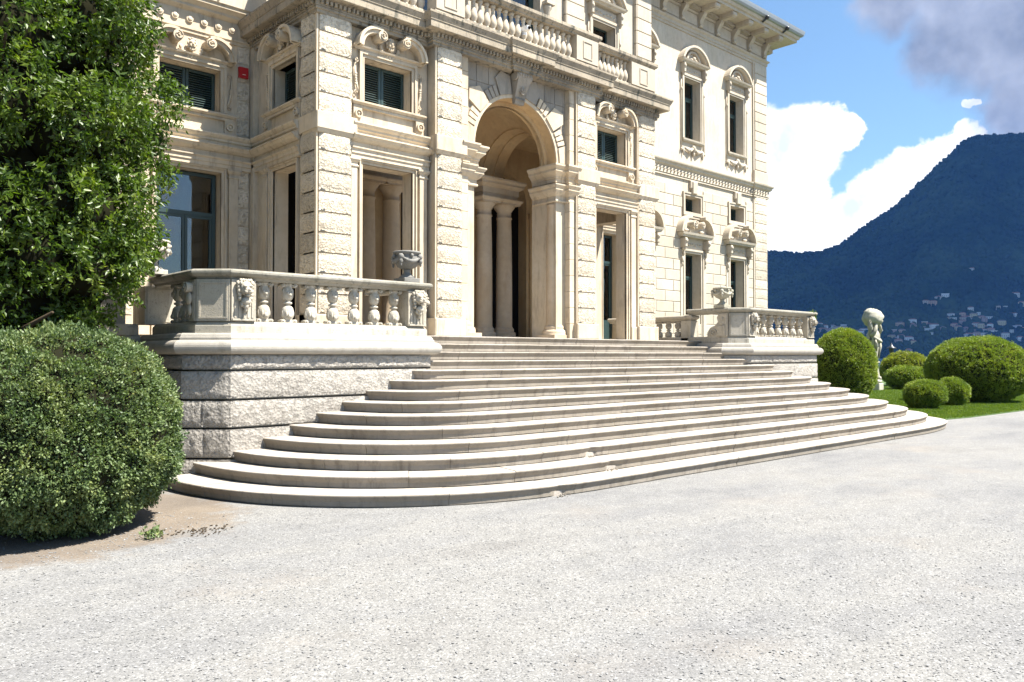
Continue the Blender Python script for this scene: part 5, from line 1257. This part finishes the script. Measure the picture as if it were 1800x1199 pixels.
def tree():
    T = empty('camellia_tree', (2.02, 11.35, 0)); tag(T, 'dense glossy dark evergreen tree filling the left edge in front of the villa', 'tree')
    b = MB(); tr = [(.3, .2, -.05), (.25, .2, .6), (.1, .15, 1.6), (-.1, .1, 3.0), (-.2, 0, 4.8), (-.1, 0, 7), (0, 0, 8.6)]
    b.tube(tr, [.24, .2, .17, .15, .12, .08, .03], 12); b.build('trunk', 'bark', T)
    br = MB()
    for q in range(34):
        a = q*2.4; z = 1.0+q*.22; r = 1.5+.4*math.sin(q)
        base = Vector((-.1, .1, z)); end = Vector((r*math.cos(a)*1.1, r*math.sin(a), z+.7)); md = base.lerp(end, .5)+Vector((0, 0, .15))
        br.tube([base, md, end], [.05, .035, .015], 6)
    br.build('branches', 'bark', T)
    # lumpy crown: sprigs of long leaves on overlapping clumps
    cl = []
    rs = np.random.default_rng(5)
    for (z, r) in ((1.1, .6), (1.7, .9), (2.3, 1.12), (2.9, 1.42), (3.5, 1.62), (4.1, 1.62), (4.7, 1.62), (5.3, 1.56), (5.9, 1.5), (6.6, 1.45), (7.3, 1.3), (8.0, 1.05), (8.7, .7)):
        for k in range(13):
            a = k*2*PI/13+z*1.7; q = r*rs.uniform(.84, 1.04)-.12; cl.append((q*math.cos(a)*1.08, q*math.sin(a), z+rs.uniform(-.3, .3), rs.uniform(.24, .60)))
    P = []; NN = []
    for (x, y, z, r) in cl:
        m = int(235*(r/.5)**2); d = rs.normal(size=(m, 3)); d[:, 2] = d[:, 2]*.8+.25; d /= np.linalg.norm(d, axis=1)[:, None]
        tip = np.array([x, y, z])+d*r*rs.uniform(.72, 1.12, (m, 1))
        dirn = d+np.array([x, y, 0])*.25/max(.3, math.hypot(x, y))+np.array([0, 0, .35]); dirn /= np.linalg.norm(dirn, axis=1)[:, None]
        for j in range(7):
            off = rs.normal(size=(m, 3)); off -= (off*dirn).sum(1)[:, None]*dirn; off /= np.linalg.norm(off, axis=1)[:, None]
            P.append(tip-dirn*(.022*j)); NN.append(dirn*(.35+.1*(6-j)/6)+off*.85)
    P = np.concatenate(P); NN = np.concatenate(NN)
    keep = P[:, 2] > .35; P = P[keep]; NN = NN[keep]
    me = leaf_mesh('crown', P, NN, .076, 'treeleaf', .28, .42, -.02, .18, bend=.12); place('crown', me, None, T)
    b = MB()
    for (x, y, z, r) in cl: b.ball((x*.70, y*.70, z-.05), r*.80, 9, 7, .25, x)
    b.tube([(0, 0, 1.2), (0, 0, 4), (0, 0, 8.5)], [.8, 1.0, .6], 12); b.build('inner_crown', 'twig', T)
    return T
TREE = tree()
def tree2():
    T = empty('camellia_tree', (.3, 12.0, 0)); tag(T, 'dark evergreen tree behind the glossy one at the left frame edge, deep in shade', 'tree')
    b = MB(); b.tube([(0, 0, -.05), (0, 0, 4), (.2, 0, 8.5)], [.25, .17, .06], 10); b.build('trunk', 'bark', T)
    rs = np.random.default_rng(8); P = []; NN = []; b = MB()
    for q in range(70):
        a = rs.uniform(0, 2*PI); z = rs.uniform(.8, 9); r = 1.9*math.sin(min(1, (10-z)/4)*PI/2)*rs.uniform(.7, 1); x, y = r*math.cos(a)*1.1, r*math.sin(a); cr_ = rs.uniform(.5, .8)
        m = 260; d = rs.normal(size=(m, 3)); d /= np.linalg.norm(d, axis=1)[:, None]; P.append(np.array([x, y, z])+d*cr_*rs.uniform(.7, 1.1, (m, 1))); NN.append(d); b.ball((x*.8, y*.8, z), cr_*.75, 8, 6, .2, q)
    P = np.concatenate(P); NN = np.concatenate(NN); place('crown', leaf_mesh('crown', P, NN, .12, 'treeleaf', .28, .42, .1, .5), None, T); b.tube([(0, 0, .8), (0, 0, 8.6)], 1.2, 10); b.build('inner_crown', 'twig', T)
tree2()
# tufts
P = RNG.normal(size=(260, 3))*np.array([.05, .05, .06])+np.array([0, 0, .03]); NN = P.copy()+np.array([0, 0, .05])
o = place('tuft', leaf_mesh('tuft', P, NN, .05, 'ivy', .3, .6, .3, .6), None, None, (pR[3][0]+.02, pR[3][1]+.02, 2.72)); tag(o, 'green tuft of leaves growing from the far corner of the right balustrade', 'plant')
P = RNG.normal(size=(130, 3))*np.array([.045, .045, .025])+np.array([0, 0, .05]); P[:, 2] = np.abs(P[:, 2]); NN = P*1.0+np.array([0, 0, .05])
o = place('weed', leaf_mesh('weed', P, NN, .035, 'boxleaf', .3, .6, .4, .5), None, None, (2.62, 7.74, 0)); tag(o, 'little leafy weed on the bare soil at the foot of the left shrub', 'plant')

# ================================================================== GROUND
GX, GY = 19.9, 7.6
b = MB(); S_ = 45; b.add([(-160, -160, 0), (60, -160, 0), (60, 48, 0), (-160, 48, 0)], [(0, 1, 2, 3)]); tag(b.build('ground', 'gravel'), kind='structure')
# lawn: a raised soil sheet with a curved edge, covered in blades
lawn = [(19.0, 8.3), (22.0, 7.95), (23.9, 7.68), (25.9, 7.6), (28.5, 7.52), (31.6, 7.0), (34, 6.2), (38, 4.6), (46, 1.5), (59.5, -4), (59.5, 47), (19.0, 47), (19.0, 12)]
b = MB(); b.prism(lawn, -.02, .02); tag(b.build('lawn', 'lawn'), kind='structure')
b = MB(); b.prism([(-160, 48), (60, 48), (60, -160), (66, -160), (66, 56), (-160, 56)], -6, -.01); tag(b.build('lake_shore', 'lawn'), kind='structure')
def inpoly(x, y, poly):
    c = np.zeros(len(x), bool); n = len(poly)
    for i in range(n):
        (x0, y0), (x1, y1) = poly[i], poly[(i+1) % n]
        if y0 == y1: continue
        t = ((y0 > y) != (y1 > y)) & (x < (x1-x0)*(y-y0)/(y1-y0)+x0); c ^= t
    return c
gx = RNG.uniform(20, 44, 520000); gy = RNG.uniform(5, 20, 520000); dist = gx*.678+gy*.735
k = inpoly(gx, gy, lawn) & (RNG.uniform(0, 1, len(gx)) < np.clip(24/dist, 0, 1)**2)
P = np.stack([gx[k], gy[k], np.full(k.sum(), .018)], 1)
me = leaf_mesh('grass', P, np.tile([0, 0, 1.0], (len(P), 1)), .055, 'grass', .1, .22, .2, .35); o = place('grass', me, None); tag(o, 'short bright green grass of the lawn between the clipped shrubs', kind='stuff')
# loose stones over the near gravel
def pebbles():
    n = 30000; y = RNG.uniform(0, 1, n); dd = 2.2+6.5*y**1.2; px = RNG.uniform(-.75, .75, n)
    x = (.678+.735*px)*dd; yy = (.735-.678*px)*dd
    ok = np.ones(n, bool)
    oct_ = np.array([(1, 0, 0), (0, 1, 0), (-1, 0, 0), (0, -1, 0), (0, 0, .7), (0, 0, -.7)]); F0 = np.array([(0, 1, 4), (1, 2, 4), (2, 3, 4), (3, 0, 4)])
    r = RNG.uniform(.003, .0075, n)*RNG.choice([1, 1, 1, 1.6], n); ang = RNG.uniform(0, PI, n); st = RNG.uniform(.6, 1.4, n)
    c, s = np.cos(ang), np.sin(ang)
    V_ = oct_[None]*r[:, None, None]; V_ = V_*np.stack([st, 1/st, np.full(n, .8)], 1)[:, None, :]; V_ = V_+RNG.normal(size=V_.shape)*r[:, None, None]*.18
    X = V_[..., 0]*c[:, None]-V_[..., 1]*s[:, None]+x[:, None]; Y = V_[..., 0]*s[:, None]+V_[..., 1]*c[:, None]+yy[:, None]; Z = V_[..., 2]+r[:, None]*.35
    V_ = np.stack([X, Y, Z], -1).reshape(-1, 3); F = (np.arange(n)[:, None, None]*6+F0[None]).reshape(-1, 3)
    me = bpy.data.meshes.new('gravel'); me.vertices.add(len(V_)); me.vertices.foreach_set('co', V_.ravel().astype(np.float32)); me.loops.add(F.size); me.loops.foreach_set('vertex_index', F.ravel().astype(np.int32))
    me.polygons.add(len(F)); me.polygons.foreach_set('loop_start', np.arange(0, F.size, 3, dtype=np.int32)); me.update(calc_edges=True)
    m, t, bb = new_mat('loose_gravel'); g = N(t, 'ShaderNodeNewGeometry'); c_ = ramp(t, g.outputs['Random Per Island'], [(0, (.09, .09, .09)), (.08, (.13, .129, .126)), (.5, (.16, .158, .154)), (.85, (.195, .193, .188)), (1, (.26, .258, .25))])
    t.links.new(c_.outputs[0], bb.inputs['Base Color']); bb.inputs['Roughness'].default_value = .8; me.materials.append(m)
    tag(place('loose_gravel', me, None), 'pale loose gravel stones scattered over the forecourt', kind='stuff')
pebbles()
# dead leaves and bark bits on the soil beside the shrub
b = MB()
for q in range(90):
    x, y = 3.05+random.gauss(0, .16), 7.75+random.gauss(0, .10)
    b.ball((x, y, .008), (random.uniform(.006, .02), random.uniform(.005, .014), .005), 5, 3, .3, q, rot=Matrix.Rotation(random.uniform(0, PI), 3, 'Z'))
tag(b.build('bark_bits', 'bark'), 'scatter of dark bark bits on the soil right of the left shrub', kind='stuff')

# ================================================================== LAKE, HILLS, TOWN
b = MB(); b.add([(-9000, -9000, -4.2), (9000, -9000, -4.2), (9000, 9000, -4.2), (-9000, 9000, -4.2)], [(0, 1, 2, 3)]); tag(b.build('lake', 'water'), kind='structure')
def lampx(loc):
    L_ = empty('street_lamp', loc); tag(L_, 'black iron lamp post with a capped lantern beyond the yellow green mound', 'lamp')
    b = MB(); b.lathe([(.12, 0), (.10, .3), (.05, .5), (.045, 2.2), (.08, 2.3), (.05, 2.4)], (0, 0, 0), 10); b.build('post', 'iron', L_)
    b = MB(); b.lathe([(.12, 2.4), (.17, 2.75), (.02, 2.76)], (0, 0, 0), 8, False); b.build('lantern', 'iron', L_); b = MB(); b.lathe([(.34, 2.76), (.26, 2.84), (.10, 2.95), (.07, 3.05), (.03, 3.1), (.0, 3.2)], (0, 0, 0), 12); b.build('lantern_cap', 'iron', L_)
lx, ly = from_px(1567, 55); lampx((lx, ly, -.62))
RIDGE = [(-1.9, 380), (-1.2, 420), (-.6, 400), (-.1, 330), (.10, 250), (.20, 250), (.30, 330), (.317, 337), (.35, 338), (.38, 345), (.408, 370), (.444, 436), (.47, 488), (.493, 540), (.528, 622), (.563, 706), (.58, 722), (.6, 730), (.634, 735), (.66, 745), (.75, 830), (.9, 900), (1.3, 820), (1.9, 600), (2.6, 420)]
def ridge(t):
    for (a, h0), (c, h1) in zip(RIDGE[:-1], RIDGE[1:]):
        if a <= t <= c:
            u = (t-a)/(c-a); return h0+(h1-h0)*u
    return RIDGE[0][1] if t < RIDGE[0][0] else RIDGE[-1][1]
R0, R1 = 1650.0, 2650.0
def terr(t, r):
    """t: tangent-like bearing right of the lens axis, r: distance"""
    u = (r-R0)/(R1-R0)
    if u <= 0: return -4.6+6*u*10
    H = ridge(t)-0
    base = H*(u**1.25 if u < 1 else 1-.35*(u-1))
    g = 38*mnoise.noise(Vector((t*17, r*.0024, 1)))+14*mnoise.noise(Vector((t*40, r*.005, 4)))+10*abs(mnoise.noise(Vector((t*22, r*.0008, 9))))
    return -4.0+base+g*min(1, u*2.2)*(.45 if .9 < u < 1.1 else 1)
def tpos(t, r):
    a = math.atan(t) if abs(t) < 1.2 else math.copysign(math.atan(1.2)+(abs(t)-1.2)*.5, t)
    return math.sin(yaw+a)*r/math.cos(a) if abs(t) < 1.2 else math.sin(yaw+a)*r*1.56, math.cos(yaw+a)*r/math.cos(a) if abs(t) < 1.2 else math.cos(yaw+a)*r*1.56
ts = [-1.9+.02*i for i in range(110)]; ts = [t for t in ts if t < .24]+[.24+.0022*i for i in range(215)]+[.713+.02*(i+1) for i in range(90)]
rs_ = [R0-8, R0]+[R0+(R1-R0)*i/70 for i in range(1, 92)]
b = MB(); v = []
for t in ts:
    for r in rs_:
        x, y = tpos(t, r); z = terr(t, r)
        if r > R0: z += 7*mnoise.noise(Vector((x*.05, y*.05, 3)))+5*mnoise.noise(Vector((x*.11, y*.11, 7)))
        v.append((x, y, z if r > R0-4 else -6))
k = len(rs_); b.add(v, [(i*k+j, (i+1)*k+j, (i+1)*k+j+1, i*k+j+1) for i in range(len(ts)-1) for j in range(k-1)], True)
tag(b.build('hills', 'forest'), kind='structure')
# trees standing out along the ridge and over the slope
def canopy():
    P = []; rr = np.random.default_rng(3)
    for q in range(5200):
        if q < 1300: t = rr.uniform(.3, .68); r = R1+rr.uniform(-40, 25); s = rr.uniform(3, 8)
        else: t = rr.uniform(.3, .68); r = R0+(R1-R0)*rr.uniform(.01, 1)**1.1; s = rr.uniform(4, 9)
        x, y = tpos(t, r); s *= .7; P.append((x, y, terr(t, r)+s*.5, s))
    n = len(P); P = np.array(P); ico = []
    b0 = MB(); b0.ball((0, 0, 0), (1, 1, 1.25), 7, 5, .3, 2); V0 = np.array([tuple(p) for p in b0.v]); F0 = b0.f
    vs = (V0[None]*P[:, 3][:, None, None]*rr.uniform(.8, 1.25, (n, 1, 1))+P[:, None, :3]).reshape(-1, 3)
    tri = []
    for f in F0: tri += [(f[0], f[1], f[2]), (f[0], f[2], f[3])]
    tri = np.array(tri); F = (np.arange(n)[:, None, None]*len(V0)+tri[None]).reshape(-1, 3)
    me = bpy.data.meshes.new('forest_trees'); me.vertices.add(len(vs)); me.vertices.foreach_set('co', vs.ravel().astype(np.float32)); me.loops.add(F.size); me.loops.foreach_set('vertex_index', F.ravel().astype(np.int32))
    me.polygons.add(len(F)); me.polygons.foreach_set('loop_start', np.arange(0, F.size, 3, dtype=np.int32)); me.update(calc_edges=True); me.materials.append(M['forest'])
    tag(place('forest', me, None), 'dark wooded canopy covering the far hillside across the lake', kind='stuff')
canopy()
def house(t, r, w, d, h, rot, mi, flat=False, n=0):
    x, y = tpos(t, r); z = min(terr(t, r), terr(t, r-d*.5))-2
    H = empty('house', (x, y, z), rot)
    b = MB(); b.box(-w/2, -d/2, -3, w/2, d/2, h); b.build('wall', 'house%d' % mi, H)
    b = MB()
    if flat: b.box(-w/2-.5, -d/2-.5, h, w/2+.5, d/2+.5, h+.6)
    else: b.add([(-w/2-.6, -d/2-.6, h), (w/2+.6, -d/2-.6, h), (w/2+.6, d/2+.6, h), (-w/2-.6, d/2+.6, h), (-w/2+d*.3, 0, h+d*.26), (w/2-d*.3, 0, h+d*.26)], [(0, 1, 5, 4), (1, 2, 5), (2, 3, 4, 5), (3, 0, 4), (0, 3, 2, 1)])
    b.build('roof', 'house4' if flat else random.choice(['roof', 'roof', 'roof2']), H)
    b = MB()
    nf = max(1, int(h/3.3)); nc = max(2, int(w/3.6))
    for f_ in range(nf):
        for c in range(nc):
            cx = -w/2+(c+.5)*w/nc; b.box(cx-.6, -d/2-.08, f_*3.2+1, cx+.6, -d/2-.02, f_*3.2+2.5)
    b.build('window', 'black', H); return H
def town():
    rr = random.Random(12); spots = []
    def cl(n, px0, px1, y0, y1):
        for q in range(n): spots.append((rr.uniform(px0, px1), rr.uniform(y0, y1)))
    cl(11, 1440, 1505, 568, 582); cl(5, 1508, 1530, 580, 592); cl(16, 1570, 1660, 566, 584); cl(11, 1565, 1650, 585, 602); cl(26, 1675, 1748, 552, 582); cl(9, 1740, 1800, 560, 580); cl(7, 1690, 1800, 584, 597)
    spots += [(1628, 530), (1640, 533), (1668, 557), (1707, 545), (1716, 550), (1730, 555), (1755, 541), (1770, 540), (1786, 515), (1798, 536), (1597, 617), (1603, 604), (1650, 520), (1662, 518), (1712, 470), (1672, 556), (1780, 549)]
    used = []
    out = []
    for (px, py) in spots:
        t = (px-900)/FPX; zz = (624.5-py)/FPX; best = None
        for q in range(140):                                  # walk up the slope until the height fits
            r = R0+8+q*8; e = abs((terr(t, r)-1.69+3)/r-zz)
            if best is None or e < best[0]: best = (e, r)
        if any(abs(px-a)*1.1 < 4.2 and abs(best[1]-c) < 16 for a, c in used): continue
        used.append((px, best[1])); out.append((t, best[1]))
    hs = []
    desc = ['cream', 'tan', 'orange', 'brown', 'white', 'ochre']
    for i, (t, r) in enumerate(out):
        mi = rr.choice([0, 0, 1, 2, 3, 4, 4, 5]); w = rr.uniform(9, 19); h = rr.uniform(6, 13)
        H = house(t, r, w, rr.uniform(8, 11), h, -yaw-math.atan(t)+rr.uniform(-.5, .5), mi, rr.random() < .2)
        hs.append((t, r, mi, H))
    words = 'first second third fourth fifth sixth seventh eighth ninth tenth eleventh twelfth thirteenth fourteenth fifteenth sixteenth seventeenth eighteenth nineteenth twentieth'.split()
    cnt = {}
    for t, r, mi, H in sorted(hs, key=lambda q: q[0]):
        c = desc[mi]; k = cnt.get(c, 0); cnt[c] = k+1
        hgt = 'high up the slope' if r > 2000 else 'part way up' if r > 1780 else 'near the water'
        ordn = words[k] if k < 20 else 'twenty '+words[k-20]
        tag(H, '%s %s house from the left in the lakeside town, %s' % (ordn, c, hgt), 'house', 'houses of the town across the lake')
town()
# unseen cloud mesh, added above the frame to keep the far hills in shade
b = MB(); rc = random.Random(4)
for q in range(170):
    t = rc.uniform(.08, 1.5); rr_ = rc.uniform(R0-60, R1+60); x, y = tpos(t, rr_); hh = 1650-max(0, terr(t, rr_)); rad = rc.uniform(150, 230)
    b.ball((x+hh/1.88*.6, y-hh/1.88, 1650+rc.uniform(0, 110)), (rad, rad, rad*.45), 12, 8, .3, q, 2.2)
tag(b.build('shade_cloud', plain('shade_cloud_white', (.8, .8, .82), 1)), kind='structure')
# ================================================================== HAZE
b = MB(); b.box(-3900, -3900, -9, 3900, 3900, 1000)
m = bpy.data.materials.new('haze_air'); m.use_nodes = True; t_ = m.node_tree; t_.nodes.clear(); o_ = N(t_, 'ShaderNodeOutputMaterial'); pv = N(t_, 'ShaderNodeVolumePrincipled')
pv.inputs['Color'].default_value = (.12, .34, 1.0, 1); pv.inputs['Density'].default_value = .00005; pv.inputs['Anisotropy'].default_value = 0.2; t_.links.new(pv.outputs[0], o_.inputs['Volume'])
hz = b.build('haze', m); hz.display_type = 'WIRE'; tag(hz, kind='stuff', label='thin blue air between the camera and the far hills')
